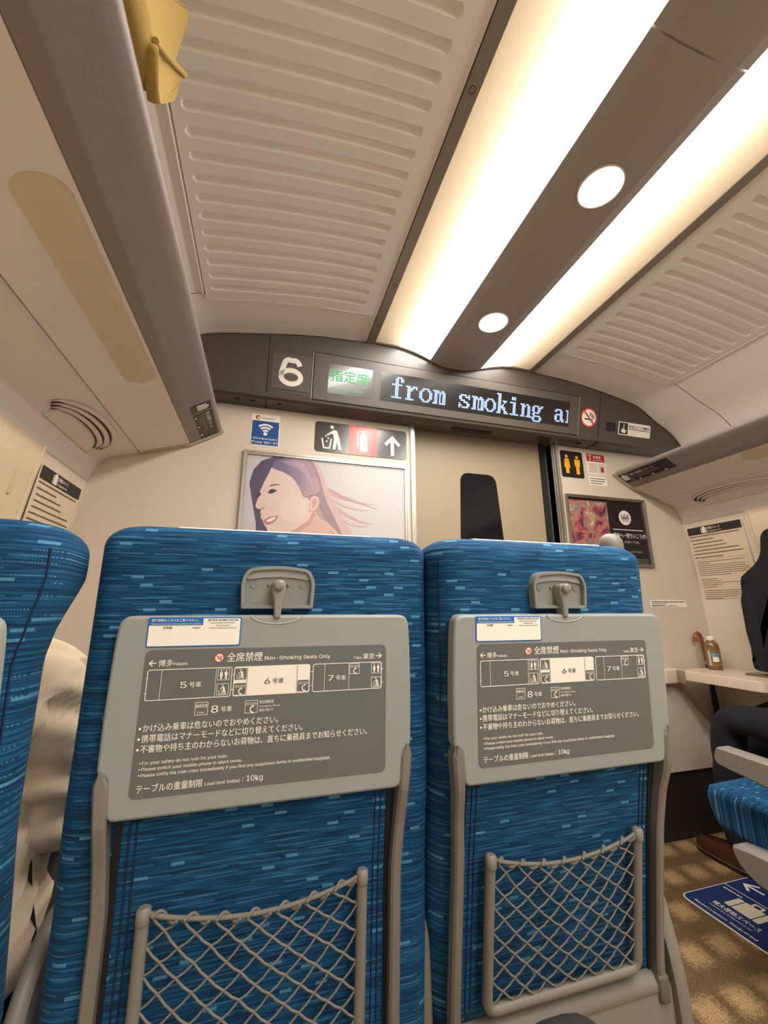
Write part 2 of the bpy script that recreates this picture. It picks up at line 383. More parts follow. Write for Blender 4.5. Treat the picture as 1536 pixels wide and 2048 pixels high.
# ceiling: one structure with its panels
ceil = struct(put('ceiling', MB().box(-.78, 2.41, YB, 1.75, 2.40, 2.43), GAP, loc=(CX, 0, 2.40)))
SL = [1.339-.0561*k for k in range(26)]
def dent(off, y):
    k = round((1.339-y)/.0561)
    if not 0 <= k < 26: return 0.
    dy = abs(y-SL[k]); r = .0125
    a0, a1 = .503+r, 1.07-r
    dx = max(0, a0-off, off-a1); d = math.hypot(dx, dy)-r
    t = min(1, max(0, (d+.0042)/.0042)); t = t*t*(3-2*t)
    return .0045*(1-t)
offs = lins(.443, .50, 3)+lins(.502, .518, 10)+lins(.53, 1.04, 14)+lins(1.055, 1.072, 10)+[1.08, 1.092]
ysf = lins(-.1, 1.398, 560)
for sg in (-1, 1):
    mb = MB().sheet(offs, ysf, lambda o, y: (CX+sg*o, y, smoothp(CEIL_P, o)-.004+dent(o, y)))
    mb.sheet(offs[::4]+[1.092], [YB, -.1], lambda o, y: (CX+sg*o, y, smoothp(CEIL_P, o)-.004))
    for o in (.443, 1.092): mb.sheet([0, .02], [YB, 1.398], lambda t, y: (CX+sg*o, y, smoothp(CEIL_P, o)-.004+t))
    mb.sheet([.443, .7, .9, 1.092], [0, .02], lambda o, t: (CX+sg*o, 1.398, smoothp(CEIL_P, o)-.004+t))
    put('ribbed_panel', mb, CEIL, ceil)
    co = lins(1.094, 1.535, 30)
    mb = MB().sheet(co, [YB, 1.370], lambda o, y: (CX+sg*o, y, smoothp(CEIL_P, o)))
    mb.tube([(CX+sg*1.1, y, smoothp(CEIL_P, 1.1)-.002) for y in (YB, 1.37)], .004, 6)
    put('cove_panel', mb, CEIL, ceil)
    eo = lins(.443, 1.535, 60)
    mb = MB().sheet(eo, [1.402, 1.66], lambda o, y: (CX+sg*o, y if y > 1.5 else (1.402 if o < 1.09 else 1.373), smoothp(CEIL_P, o)))
    put('end_strip', mb, CEIL, ceil)
    # pale edge bead where the ceiling meets the fascia
    mb = MB().tube([(CX+sg*o, 1.65-.25*(smoothp(CEIL_P, o)-1.97)-.004, smoothp(CEIL_P, o)-.001) for o in lins(.445, 1.50, 50)], .0035, 6)
    put('edge_bead', mb, mat('bead', 'a79a8c', .4, .3), ceil)
    mb = MB().box(*sorted((CX+sg*.405, CX+sg*.4405)), YB, 1.62, 2.2465, 2.30)
    r = put('light_rail', mb, RAILM, ceil)
    if sg < 0:
        F = Frame((0, 0, 2.2465), (0, 1, 0), (1, 0, 0))
        put('screw_cap', MB().ring(F, circle(.608, CX-.4225, .0085), circle(.608, CX-.4225, .0073), 0, .0006), GAP, r)
        put('screw_cap', MB().ring(F, circle(1.22, CX-.4225, .0085), circle(1.22, CX-.4225, .0073), 0, .0006), GAP, r)
    put('backing', MB().sheet([.42, .8, 1.1, 1.3, 1.5], [YB, 1.62], lambda o, y: (CX+sg*o, y, smoothp(CEIL_P, max(o, .443))+.035)), GAP, ceil)
# wavy lip that closes the light trough against the fascia
WAVE = [(0, 2.195), (.07, 2.198), (.123, 2.213), (.19, 2.231), (.25, 2.244), (.30, 2.250), (.443, 2.252)]
wv = [(-a, z) for a, z in WAVE[::-1]]+WAVE[1:]
mb = MB()
xs = lins(-.443, .443, 60)
def wz(o): return smoothp([(-.5, 2.252)]+wv+[(.5, 2.252)], o)
mb.sheet(xs, [0, 1, 2, 3], lambda o, k: (CX+o, (1.65-.25*(wz(o)-1.97))-(.002, .014, .02, .02)[int(k)], wz(o)+(0, -.003, .001, .02)[int(k)]))
put('trough_lip', mb, mat('trough_lip', '968a7c', .45, .2), ceil)
# centre panel between the light strips, in two lengths
pts = [(-.133, 2.232), (-.133, 2.213), (-.10, 2.204), (-.05, 2.1985), (0, 2.197), (.05, 2.1985), (.10, 2.204), (.133, 2.213), (.133, 2.232)]
for y0, y1 in ((YB, .393), (.397, 1.585)):
    mb = MB().loft([[(CX+a, y, z) for a, z in pts] for y in (y0, y1)], sm=False)
    put('centre_panel', mb, PANELC, ceil)
mb = MB().box(CX-.42, CX+.42, YB, 1.60, 2.335, 2.34).box(CX-.42, CX-.41, YB, 1.6, 2.25, 2.34).box(CX+.41, CX+.42, YB, 1.6, 2.25, 2.34).box(CX-.42, CX+.42, 1.575, 1.585, 2.262, 2.34)
put('light_trough', mb, mat('trough_white', '7d7466', .8), ceil)

# fascia at the end of the car, leaning forward over the door
prof = [(1.56, 2.33), (1.65-.25*.012, 1.982), (1.6515, 1.968), (1.656, 1.955), (1.668, 1.947), (1.76, 1.945), (1.76, 2.33)]
mb = MB().loft([[(x, y, z) for y, z in prof] for x in (-.69, 2.32)], sm=False)
fas = struct(put('trim_3', mb, FASC))
mb = MB()
for x in (-.05, 1.683): mb.prism(FF, [(x-.002, fv(1.972)), (x+.002, fv(1.972)), (x+.002, fv(2.30)), (x-.002, fv(2.30))], -.001, .0006).box(x-.002, x+.002, 1.655, 1.75, 1.9443, 1.957)
put('panel_joint', mb, GAP, fas)
mb = MB()
for x, w in ((-.17, .012), (-.105, .009), (.006, .009), (1.60, .01), (1.70, .01)): mb.box(x-w, x+w, 1.690, 1.702, 1.9435, 1.946)
put('underside_slot', mb, BLACK, fas)

# luminous ceiling strips
for sg, lab in ((-1, 'long glowing ceiling light strip left of the grey centre panel'), (1, 'long glowing ceiling light strip right of the grey centre panel')):
    t = tag(empty('ceiling_light', (CX+sg*.27, -.5, 2.25)), lab, 'ceiling light', 'light strips along the ceiling')
    P = [(.133, 2.214), (.19, 2.231), (.25, 2.245), (.30, 2.2505)]
    mb = MB().sheet(lins(.1335, .292, 8), [YB, 1.572], lambda o, y: (CX+sg*o, y, interp(P, o) if o < .30 else 2.2505))
    put('diffuser', mb, MATS.get('strip_glow') or emission('strip_glow', (1.0, .945, .87), STRIP), t)
    mb = MB().sheet([.292, .32, .345, .375, .4065], [YB, 1.572], lambda o, y: (CX+sg*o, y, interp(P, min(o, .30))))
    put('frosted_edge', mb, MATS.get('frosted') or MATS.setdefault('frosted', frosted('frosted', 'fff2de')), t)
    mb = MB().tube([(CX+sg*.272, YB, 2.287), (CX+sg*.272, 1.56, 2.287)], .011, 10)
    put('lamp_tube', mb, MATS.get('tube_glow') or emission('tube_glow', (1.0, .92, .80), TUBE), t)
for y, lab in ((.681, 'nearer round white downlight in the grey centre panel of the ceiling'), (1.245, 'round white downlight close to the scrolling display end of the ceiling')):
    t = tag(empty('downlight', (CX+.006, y, 2.197)), lab, 'downlight', 'round downlights in the centre panel')
    F = Frame((CX+.006, y, 2.1965), (0, 1, 0), (1, 0, 0))
    put('lens', MB().prism(F, circle(0, 0, .0575, 40), -.012, .0016), MATS.get('down_glow') or emission('down_glow', (1.0, .93, .83), .62), t)
    put('trim_ring', MB().ring(F, circle(0, 0, .0605, 40), circle(0, 0, .0575, 40), -.012, .0018), mat('ring_white', 'e8dccb', .4), t)

# ------------------------------------------------------------------ luggage racks
def under(o):                                                     # height of the rack's underside
    return smoothp([(1.10, 1.7525), (1.15, 1.734), (1.335, 1.678), (1.40, 1.662), (1.44, 1.648), (1.47, 1.622), (1.49, 1.585), (1.4985, 1.545), (1.53, 1.44)], o)
UE = [(1.153, 1.733), (1.20, 1.719), (1.26, 1.701), (1.333, 1.6785)]
UF = [(1.337, 1.677), (1.37, 1.669), (1.40, 1.6615), (1.425, 1.654), (1.447, 1.643), (1.465, 1.627), (1.48, 1.604), (1.491, 1.577), (1.4985, 1.545)]
for sg, side in ((-1, 'left'), (1, 'right')):
    t = tag(empty('luggage_rack', (CX+sg*1.3, 0, 1.545)), 'grey overhead luggage rack along the left wall with the yellow bag on it' if sg < 0 else 'grey overhead luggage rack along the right wall above the hanging jacket', 'luggage rack', 'overhead luggage racks')
    X = lambda o: CX+sg*o
    YE = 1.728
    lip = [(1.150, 1.7335), (1.12, 1.7515), (1.09, 1.7695), (1.062, 1.7863), (1.043, 1.7977), (1.036, 1.805), (1.036, 1.812), (1.042, 1.818), (1.055, 1.819), (1.10, 1.80), (1.152, 1.775), (1.152, 1.7345)]
    mb = MB().loft([[(X(o), y, z) for o, z in lip] for y in (YB, YE)])
    put('front_panel', mb, RACKF, t)
    mb = MB().loft([[(X(o), y, z) for o, z in UE+[(1.333, 1.72), (1.153, 1.76)]] for y in (YB, YE)], sm=False)
    put('underside_panel', mb, RACKM, t)
    mb = MB().loft([[(X(o), y, z) for o, z in UF+[(1.53, 1.545), (1.53, 1.70), (1.337, 1.715)]] for y in (YB, 1.748)], sm=False)
    for i in range(len(mb.s)): mb.s[i] = i < 8
    body = put('wall_moulding', mb, RACKM, t)
    mb = MB().loft([[(X(o), y, z) for o, z in [(1.03, 1.806), (1.04, 1.797), (1.088, 1.764), (1.148, 1.730), (1.25, 1.700), (1.335, 1.674), (1.337, 1.72), (1.06, 1.824), (1.034, 1.818)]] for y in (YE-.001, 1.749)], sm=False)
    put('end_cap', mb, mat('end_cap_plastic', 'b9ab96', .45), t)
    # lamp cover: elongated pressed lens in the underside
    for k, (y0, y1) in enumerate(((.615, 1.235), (-.7, -.08)) if sg < 0 else ((.58, 1.20), (-.7, -.08))):
        sh = rrect(1.162, 1.243, y0, y1, .0385, 8)
        ins1, ins2 = inset(sh, .006), inset(sh, .016)
        zz = lambda o, d: interp(UE, o)+d
        secs = [[(X(o), y, zz(o, -.0006)) for o, y in sh], [(X(o), y, zz(o, .003-.0036)-.0016) for o, y in ins1], [(X(o), y, zz(o, 0)-.003) for o, y in ins2]]
        mb = MB().loft(secs if sg > 0 else [q[::-1] for q in secs])
        put('lamp_cover', mb, mat('lamp_cover_cream', 'd3c4a4', .45), t)
    # air outlet: three nested crescent louvres around a half-round plate
    for (ya, yb) in (((1.27, 1.66) if sg < 0 else (1.20, 1.62)), (.15, .54)):
        ym, hl = (ya+yb)/2, (yb-ya)/2
        def arc(k, grow, w, drop):
            return [(1.468-(1.468-1.352)*(grow)*math.sin(a)**.72, ym-hl*(.62+.38*grow)*math.cos(a)) for a in lins(.06, math.pi-.06, 28)]
        plate = [(1.468, ym-hl*.80)]+arc(0, .40, 0, 0)+[(1.468, ym+hl*.80)]
        z0 = lambda o: interp(UE+UF[1:], o)
        mb = MB().loft([[(X(o), y, z0(o)+.002) for o, y in plate], [(X(o), y, z0(o)-.007) for o, y in plate], [(X(o), y, z0(o)-.010) for o, y in inset(plate, .005)]])
        vent = put('air_vent', mb, RACKM, t)
        ro, ri = arc(0, .97, 0, 0), arc(0, .42, 0, 0)
        put('louvre_gap_shade', MB().loft([[(X(o), y, z0(o)+.001), (X(o), y, z0(o)-.0016), (X(p), w, z0(p)-.0016), (X(p), w, z0(p)+.001)] for (o, y), (p, w) in zip(ro[1:-1], ri[1:-1])], sm=False), mat('vent_gap_shade', '4a423a', .8), vent)  # shade between the louvres, put in as a dark crescent
        for g in (.545, .745, .95):
            a_ = arc(0, g, 0, 0); n_ = len(a_)-1
            wd = [0.0004+.0092*min(1, 2.2*math.sin(math.pi*i/n_)) for i in range(n_+1)]
            secs = []
            for i, (o, y) in enumerate(a_):
                w_ = wd[i]
                secs.append([Vector((X(o+w_), y, z0(o+w_)+.001)), Vector((X(o+w_*.9), y, z0(o)-.6*w_)), Vector((X(o+w_*.3), y, z0(o)-1.05*w_)), Vector((X(o-w_*.5), y, z0(o)-1.15*w_)), Vector((X(o-w_*.95), y, z0(o)-.8*w_)), Vector((X(o-w_*.8), y, z0(o)+.001))])
            put('louvre', MB().loft(secs), RACKM, vent)
    # luggage-space strip on the front panel near the end; it reads from the aisle
    FT = Frame((CX+sg*1.15, (1.735 if sg > 0 else 1.435), 1.7335), (0, -sg, 0), (-sg*.11, 0, .066)); lo, hi = .044, .118
    mb = MB().prism(FT, [(.006, lo), (.302 if sg > 0 else .288, lo), (.302 if sg > 0 else .288, hi), (.006, hi)], -.001, .0008, 0)
    mb.poly(FT, [(.062, lo), (.064, lo), (.064, hi), (.062, hi)], .0014, 1)
    spl = put('space_strip', mb, [mat('strip_black', '2e2a28', .4), WHITE], t)
    mb = MB().prism(FT, rrect(.016, .050, lo+.022, hi-.016, .003), .0008, .0016, 0); mb.prism(FT, rrect(.027, .039, hi-.016, hi-.009, .001), .0008, .0016, 0)
    for q in (.026, .040): mb.poly(FT, [(q-.0009, lo+.022), (q+.0009, lo+.022), (q+.0009, hi-.016), (q-.0009, hi-.016)], .0019, 1)
    mb.text(FT, '特大荷物スペース', .076, lo+.046, .019, .135, 0, .0016, .01)
    for k, w in enumerate((.15, .13, .07)): mb.poly(FT, [(.078+.012*k, lo+.035-.008*k), (.078+.012*k+w, lo+.035-.008*k), (.078+.012*k+w, lo+.038-.008*k), (.078+.012*k, lo+.038-.008*k)], .0016, 2)
    for q in (.10, .175, .25): mb.poly(FT, [(q-.008, lo+.004), (q+.008, lo+.004), (q, lo+.014)], .0016, 0)
    put('strip_lettering', mb, [WHITE, mat('strip_black', '2e2a28', .4), mat('grey_print', '8a8680', .5)], spl)

# ------------------------------------------------------------------ fittings on the end wall
def sign(name, label, cat, loc, group=None): return tag(empty(name, loc), label, cat, group)
def scrawl(mb, F, x0, x1, y, h, mi=0, d=.001, seed=0, gap=.25):
    """a line of print too small to read: broken dark dashes"""
    r = random.Random(seed*7.3+x0*91+y*173); x = x0
    while x < x1-h*.4:
        w = min(x1-x, h*r.uniform(.7, 2.6)); mb.poly(F, [(x, y+h*.1), (x+w, y+h*.1), (x+w, y+h*r.uniform(.6, .8)), (x, y+h*.7)], d, mi); x += w+h*gap
def stroke(mb, F, pts, w, d, mi=0):
    """flat line of width w through the points"""
    for (a, b) in zip(pts, pts[1:]):
        a, b = Vector(a), Vector(b); t = (b-a).normalized(); n = Vector((-t.y, t.x))*w/2; e = t*w*.25
        mb.poly(F, [tuple(a-e-n), tuple(b+e-n), tuple(b+e+n), tuple(a-e+n)], d, mi)
def arcp(cx, cy, r, a0, a1, n=14): return [(cx+r*math.cos(math.radians(a0+(a1-a0)*k/n)), cy+r*math.sin(math.radians(a0+(a1-a0)*k/n))) for k in range(n+1)]
def toilet_man(mb, F, x, y, h, d, mi, skirt=False):
    mb.poly(F, circle(x, y+h*.90, h*.085, 14), d, mi)
    if skirt: body = [(-.17, .36), (-.12, .78), (.12, .78), (.17, .36), (.20, .30), (.10, .30), (.09, 0), (-.09, 0), (-.10, .30), (-.20, .30)]
    else: body = [(-.16, .42), (-.17, .78), (.17, .78), (.16, .42), (.10, .42), (.10, 0), (-.10, 0), (-.10, .42)]
    mb.poly(F, [(x+a*h, y+b*h) for a, b in body], d, mi)
def bin_man(mb, F, x, y, h, d, mi):
    P = lambda l: [(x+a*h, y+b*h) for a, b in l]
    mb.poly(F, circle(x+.02*h, y+.92*h, .075*h, 14), d, mi)
    mb.poly(F, P([(-.20, .58), (-.16, .54), (.04, .66), (.10, .46), (.06, 0), (.17, 0), (.22, .34), (.28, .0), (.42, 0), (.30, .52), (.22, .78), (.10, .82)]), d, mi)
    stroke(mb, F, P([(-.36, .42), (-.29, .03), (-.06, .03), (.0, .42)]), .055*h, d, mi)
    for a, b in ((-.22, .52), (-.12, .44), (-.18, .30)): mb.poly(F, circle(x+a*h, y+b*h, .035*h, 8), d, mi)
def nosmoke(mb, F, x, y, r, d, m_white, m_red, m_black):
    mb.poly(F, circle(x, y, r, 36), d, m_red); mb.poly(F, circle(x, y, r*.83, 36), d+.0004, m_white)
    mb.poly(F, [(x-.52*r, y-.24*r), (x+.34*r, y-.24*r), (x+.34*r, y-.10*r), (x-.52*r, y-.10*r)], d+.0008, m_black)
    mb.poly(F, [(x+.38*r, y-.24*r), (x+.50*r, y-.24*r), (x+.50*r, y-.10*r), (x+.38*r, y-.10*r)], d+.0008, m_black)
    stroke(mb, F, [(x+.44*r, y-.02*r), (x+.42*r, y+.14*r), (x+.20*r, y+.22*r), (x+.10*r, y+.36*r), (x+.22*r, y+.52*r)], .09*r, d+.0008, m_black)
    stroke(mb, F, [(x+.58*r, y-.02*r), (x+.58*r, y+.22*r), (x+.36*r, y+.34*r), (x+.32*r, y+.48*r)], .09*r, d+.0008, m_black)
    stroke(mb, F, [(x-.60*r, y+.60*r), (x+.60*r, y-.60*r)], .16*r, d+.0012, m_red)

# scrolling display unit in the fascia
t = sign('information_display', 'wide dark display unit with green reserved panel and blue white scrolling text', 'display', (.845, 1.62, 1.97))
B0, B1 = fv(1.969), fv(2.1695)
mb = MB().prism(FF, [(.139, B0-.002), (1.550, B0-.002), (1.550, B1+.004), (.139, B1+.004)], -.004, .0004, 0)
mb.prism(FF, rrect(.145, 1.5455, B0+.001, B1-.001, .003), 0, .0035, 1)
mb.prism(FF, [(.137, B0), (.1405, B0), (.1405, B1), (.137, B1)], 0, .0042, 2); mb.prism(FF, [(1.5475, B0), (1.550, B0), (1.550, B1), (1.5475, B1)], 0, .0042, 2)
put('housing', mb, [GAP, FASCD, mat('edge_light', 'a79d90', .4, .4)], t)
S0, S1 = fv(2.004), fv(2.1315)
scr = put('reserved_screen', MB().prism(FF, rrect(.2085, .4095, S0, S1, .002), .003, .0042), mat('lcd_grey', '45403a', .16, spec=.9, coat=.3), t)
mb = MB().text(FF, '指定席', .2195, fv(2.0625), .058, .172, 0, .0052, .012)
mb.text(FF, 'Reserved', .247, fv(2.021), .0235, .119, 1, .0052, .006)
put('lettering', mb, [mat('lcd_green', '2f9a55', .5, emit='35c070', es=.28), mat('lcd_green_pale', '6fae7c', .5, emit='7cc79a', es=.18)], scr)
scr = put('scrolling_screen', MB().prism(FF, rrect(.4505, 1.4870, S0, S1, .002), .003, .0042), mat('led_glass', '14110f', .2, spec=.7), t)
GLY = {
 'f': (1, ['...xxx..', '..xx.xx.', '..xx.xx.', '..xx....', 'xxxxxx..', '..xx....', '..xx....', '..xx....', '..xx....', '..xx....', '..xx....', 'xxxxxx..']),
 'r': (5, ['xxx.xxx.', '.xxxx.x.', '.xxx....', '.xx.....', '.xx.....', '.xx.....', '.xx.....', 'xxxxx...']),
 'o': (5, ['..xxxx..', '.xx..xx.', 'xx....xx', 'xx....xx', 'xx....xx', 'xx....xx', '.xx..xx.', '..xxxx..']),
 'm': (5, ['xxxx.xx.', '.xxxxxxx', '.xx.x.xx', '.xx.x.xx', '.xx.x.xx', '.xx.x.xx', '.xx.x.xx', 'xxx.xxxx']),
 's': (5, ['.xxxx.x.', 'xx..xxx.', 'xx....x.', '.xxx....', '...xxx..', 'x....xx.', 'xx...xx.', 'x.xxxx..']),
 'k': (1, ['xxx.....', '.xx.....', '.xx.....', '.xx.....', '.xx.xxx.', '.xx..x..', '.xx.x...', '.xxxx...', '.xxxxx..', '.xx.xx..', '.xx..xx.', 'xxx..xxx']),
 'i': (2, ['..xxx...', '..xxx...', '........', '.xxxx...', '...xx...', '...xx...', '...xx...', '...xx...', '...xx...', '...xx...', '.xxxxxx.']),
 'n': (5, ['xxx.xx..', '.xxx.xx.', '.xx..xx.', '.xx..xx.', '.xx..xx.', '.xx..xx.', '.xx..xx.', 'xxx.xxxx']),
 'g': (5, ['.xxxx.xx', 'xx..xxx.', 'xx..xx..', 'xx..xx..', '.xxxx...', 'xx......', '.xxxxx..', 'xx...xx.', 'xx...xx.', '.xxxxx..']),
 'a': (5, ['.xxxx...', 'xx..xx..', '....xx..', '.xxxxx..', 'xx..xx..', 'xx..xx..', 'xx..xxx.', '.xxx.xx.'])}
q = .00843
words = []
for ci, ch in enumerate('from smoking an'):
    if ci == 0 or ch == ' ': words.append(MB())
    if ch == ' ': continue
    r0, rows = GLY[ch]
    for r, row in enumerate(rows):
        for c_, v in enumerate(row):
            x = .503+ci*.0686+c_*q; y = fv(2.0225)+(12-r0-r)*q
            if v == 'x' and x+q < 1.4865:
                e = .00035
                words[-1].poly(FF, [(x+e, y+e), (x+q-e, y+e), (x+q-e, y+q-e), (x+e, y+q-e)], .0050)
def led():
    m = bpy.data.materials.new('led_dots'); m.use_nodes = True; nt = m.node_tree; b = nt.nodes['Principled BSDF']
    b.inputs['Base Color'].default_value = (.02, .02, .03, 1); b.inputs['Emission Strength'].default_value = .62
    tc = nt.nodes.new('ShaderNodeTexCoord'); sp = nt.nodes.new('ShaderNodeSeparateXYZ'); nt.links.new(tc.outputs['Object'], sp.inputs[0])
    f = mth(nt, 'FRACT', mth(nt, 'DIVIDE', sp.outputs['X'], .00843/2)); k = mth(nt, 'GREATER_THAN', f, .35)
    c = mixc(nt, k, lin('2a62d8'), lin('d8f2ff')); nt.links.new(c, b.inputs['Emission Color']); return m
LEDM = led()
for w_ in words: put('lettering', w_, LEDM, scr)

t = sign('car_number_sign', 'dark square plate with a large white numeral 6 left of the display', 'sign', (.05, 1.63, 1.99))
put('plate', MB().plate(FF, rrect(-.034, .137-.001, fv(1.992), fv(2.1445), .003), 0, .0022, .001), mat('plate_dark', '564f48', .4), t)
def six(F, x0, y0, w, h, st, d):
    """a closed round-bowled 6 with a curling top"""
    mb = MB(); rx, ry = w/2-st/2, h*.325-st/2; cx_, cy_ = x0+w/2, y0+h*.325
    P = [(cx_+rx*math.cos(a), cy_+ry*math.sin(a)) for a in lins(math.pi, -math.pi, 40)]
    top = [(cx_-rx, cy_), (cx_-rx*.985, cy_+h*.12), (cx_-rx*.88, cy_+h*.27), (cx_-rx*.66, y0+h*.84), (cx_-rx*.36, y0+h*.925), (cx_, y0+h-st/2), (cx_+rx*.42, y0+h*.92), (cx_+rx*.72, y0+h*.84), (cx_+rx*.86, y0+h*.745)]
    top = [tuple(Vector(top[max(i-1, 0)])*(-.5*t+t*t-.5*t**3)+Vector(top[i])*(1-2.5*t*t+1.5*t**3)+Vector(top[i+1])*(.5*t+2*t*t-1.5*t**3)+Vector(top[min(i+2, len(top)-1)])*(-.5*t*t+.5*t**3)) for i in range(len(top)-1) for t in lins(0, 1, 5)[:-1]]+[top[-1]]
    for Q in (P, top):
        L = []; R = []
        for i, q in enumerate(Q):
            tn = (Vector(Q[min(i+1, len(Q)-1)])-Vector(Q[max(i-1, 0)])).normalized(); n_ = Vector((-tn.y, tn.x))*st/2
            L.append(tuple(Vector(q)+n_)); R.append(tuple(Vector(q)-n_))
        mb.add([F.p(a, b, d) for a, b in L+R], [(i, i+1, len(Q)+i+1, len(Q)+i) for i in range(len(Q)-1)])
    return mb
put('numeral', six(FF, -.0045, fv(2.009), .104, .1225, .0215, .0028), WHITE, t)

t = sign('no_smoking_sign', 'round red and white no smoking sticker right of the display', 'sign', (1.614, 1.63, 2.02))
mb = MB(); nosmoke(mb, FF, 1.615, fv(2.0685), .0535, .0012, 0, 1, 2); put('sticker', mb, [WHITE, RED, INK], t)

t = sign('camera_notice', 'white rectangular camera notice at the right end of the dark fascia', 'sign', (1.926, 1.64, 2.0))
mb = MB().plate(FF, rrect(1.8155, 2.038, fv(2.0035), fv(2.0745), .006), 0, .0015, .0005, 0)
mb.poly(FF, rrect(1.820, 1.878, fv(2.0085), fv(2.0695), .003), .0020, 1)
mb.prism(FF, [(1.832, fv(2.018)), (1.862, fv(2.014)), (1.868, fv(2.031)), (1.838, fv(2.038))], .002, .0026, 0); mb.poly(FF, [(1.848, fv(2.034)), (1.853, fv(2.034)), (1.853, fv(2.063)), (1.848, fv(2.063))], .0026, 0)
put('sticker', mb, [WHITE, INK], t)
mb = MB().text(FF, '防犯カメラ作動中', 1.886, fv(2.047), .0175, .142, 0, .0022, .012); scrawl(mb, FF, 1.886, 2.028, fv(2.0375), .006, 0, .0022, 3)
put('lettering', mb, INK, t)
tag(put('sensor_window', MB().plate(FF, rrect(1.7315, 1.7955, fv(2.016), fv(2.0615), .002), -.001, .0016, .0006), BLACK), 'small black square sensor window between no smoking sticker and camera notice', 'sensor')
F = Frame((.955, 1.717, 1.945), (1, 0, 0), (0, -1, 0)); F = Frame((.955, 1.712, 1.945), (1, 0, 0), (0, 1, 0)); F.n = Vector((0, 0, -1))
tag(put('door_sensor', MB().prism(F, rrect(-.112, .112, -.014, .014, .0135, 6), -.004, .004), BLACK), 'long black slot sensor under the fascia above the sliding door', 'sensor')

t = sign('wireless_sign', 'blue and white square wireless internet sticker left of the bin sign', 'sign', (-.045, 1.748, 1.765))
mb = MB().plate(WF, rrect(-.106, .0155, 1.7645, 1.9155, .004), 0, .0012, .0004, 0)
mb.poly(WF, rrect(-.1025, .012, 1.7685, 1.8825, .002), .0018, 1)
put('sticker', mb, [WHITE, mat('wifi_blue', '0d4a8c', .45)], t)
mb = MB().poly(WF, circle(-.045, 1.8215, .0085, 18), .0024)
for r in (.020, .034, .048):
    P = arcp(-.045, 1.8215, r, 48, 132); Q = arcp(-.045, 1.8215, r-.0085, 132, 48); mb.poly(WF, P+Q, .0024)
mb.text(WF, 'Shinkansen', -.0965, 1.7945, .0165, .103, 0, .0024, .016).text(WF, 'Free Wi-Fi', -.099, 1.7755, .0205, .107, 0, .0024, .03)
put('lettering', mb, WHITE, t)
mb = MB().poly(WF, circle(-.080, 1.898, .010, 20), .0020, 0).poly(WF, circle(-.0775, 1.8965, .0055, 14), .0024, 1)
scrawl(mb, WF, -.062, -.006, 1.8945, .005, 2, .002, 4); put('emblem', mb, [mat('emblem_red', 'b8332c', .5), WHITE, mat('print_grey', '6a5d55', .5)], t)

t = sign('facility_sign', 'dark bin, extinguisher and arrow sign above the smiling woman poster', 'sign', (.395, 1.748, 1.767))
mb = MB().plate(WF, rrect(.1725, .6165, 1.7665, 1.9155, .016, 6), 0, .002, .001, 0)
mb.poly(WF, [(.331, 1.7668), (.469, 1.7668), (.469, 1.9152), (.331, 1.9152)], .0026, 1)
put('plate', mb, [mat('sign_dark', '3d3833', .22, spec=.7), mat('sign_red', 'd0453a', .25)], t)
mb = MB(); bin_man(mb, WF, .2485, 1.783, .118, .0032, 0)
put('bin_pictogram', mb, mat('sign_white', 'efe6da', .4), t); mb = MB()
mb.poly(WF, rrect(.383, .420, 1.785, 1.874, .007), .0034); mb.poly(WF, rrect(.392, .411, 1.874, 1.884, .003), .0034)
stroke(mb, WF, [(.425, 1.889), (.399, 1.889), (.380, 1.884), (.373, 1.872), (.373, 1.822)], .006, .0034); stroke(mb, WF, [(.373, 1.825), (.372, 1.812)], .009, .0034); stroke(mb, WF, [(.402, 1.893), (.428, 1.878)], .005, .0034)
put('extinguisher_pictogram', mb, mat('sign_white', 'efe6da', .4), t); mb = MB()
stroke(mb, WF, [(.544, 1.7855), (.544, 1.872)], .0165, .0034); stroke(mb, WF, [(.512, 1.838), (.544, 1.872)], .0165, .0034); stroke(mb, WF, [(.576, 1.838), (.544, 1.872)], .0165, .0034); mb.poly(WF, [(.530, 1.866), (.558, 1.866), (.544, 1.884)], .0036)
put('arrow_pictogram', mb, mat('sign_white', 'efe6da', .4), t)

t = sign('toilet_sign', 'black toilet sign with orange woman and man figures right of the door', 'sign', (1.583, 1.748, 1.766))
put('plate', MB().plate(WF, rrect(1.5095, 1.6565, 1.766, 1.9205, .012, 6), 0, .002, .001), mat('sign_black', '171312', .3), t)
mb = MB(); toilet_man(mb, WF, 1.5485, 1.789, .110, .0028, 0, True); put('woman_pictogram', mb, mat('sign_orange', 'f0a81c', .5, emit=None), t); mb = MB(); toilet_man(mb, WF, 1.6165, 1.787, .110, .0028, 0)
put('man_pictogram', mb, mat('sign_orange', 'f0a81c', .5, emit=None), t)

t = sign('emergency_notice', 'red topped white emergency button notice beside the toilet sign', 'sign', (1.745, 1.748, 1.80))
mb = MB().plate(WF, rrect(1.6855, 1.807, 1.7985, 1.9185, .004), 0, .0012, .0004, 0); mb.poly(WF, rrect(1.6855, 1.807, 1.874, 1.9185, [0, 0, .004, .004]), .0018, 1)
mb.poly(WF, rrect(1.757, 1.802, 1.804, 1.868, .002), .0018, 3); mb.prism(WF, rrect(1.774, 1.794, 1.815, 1.845, .005), .0018, .003, 1)
put('sticker', mb, [WHITE, mat('notice_red', 'a3242c', .5), INK, mat('notice_grey', 'cfc4b8', .5)], t)
mb = MB().text(WF, '非常用', 1.729, 1.8945, .0185, .052, 0, .0026, .012); mb.text(WF, 'Emergency', 1.729, 1.8815, .0115, .068, 0, .0026, .01); stroke(mb, WF, [(1.695, 1.909), (1.719, 1.909)], .004, .0026); stroke(mb, WF, [(1.707, 1.909), (1.707, 1.892)], .004, .0026); mb.poly(WF, circle(1.707, 1.885, .005, 12), .0026)
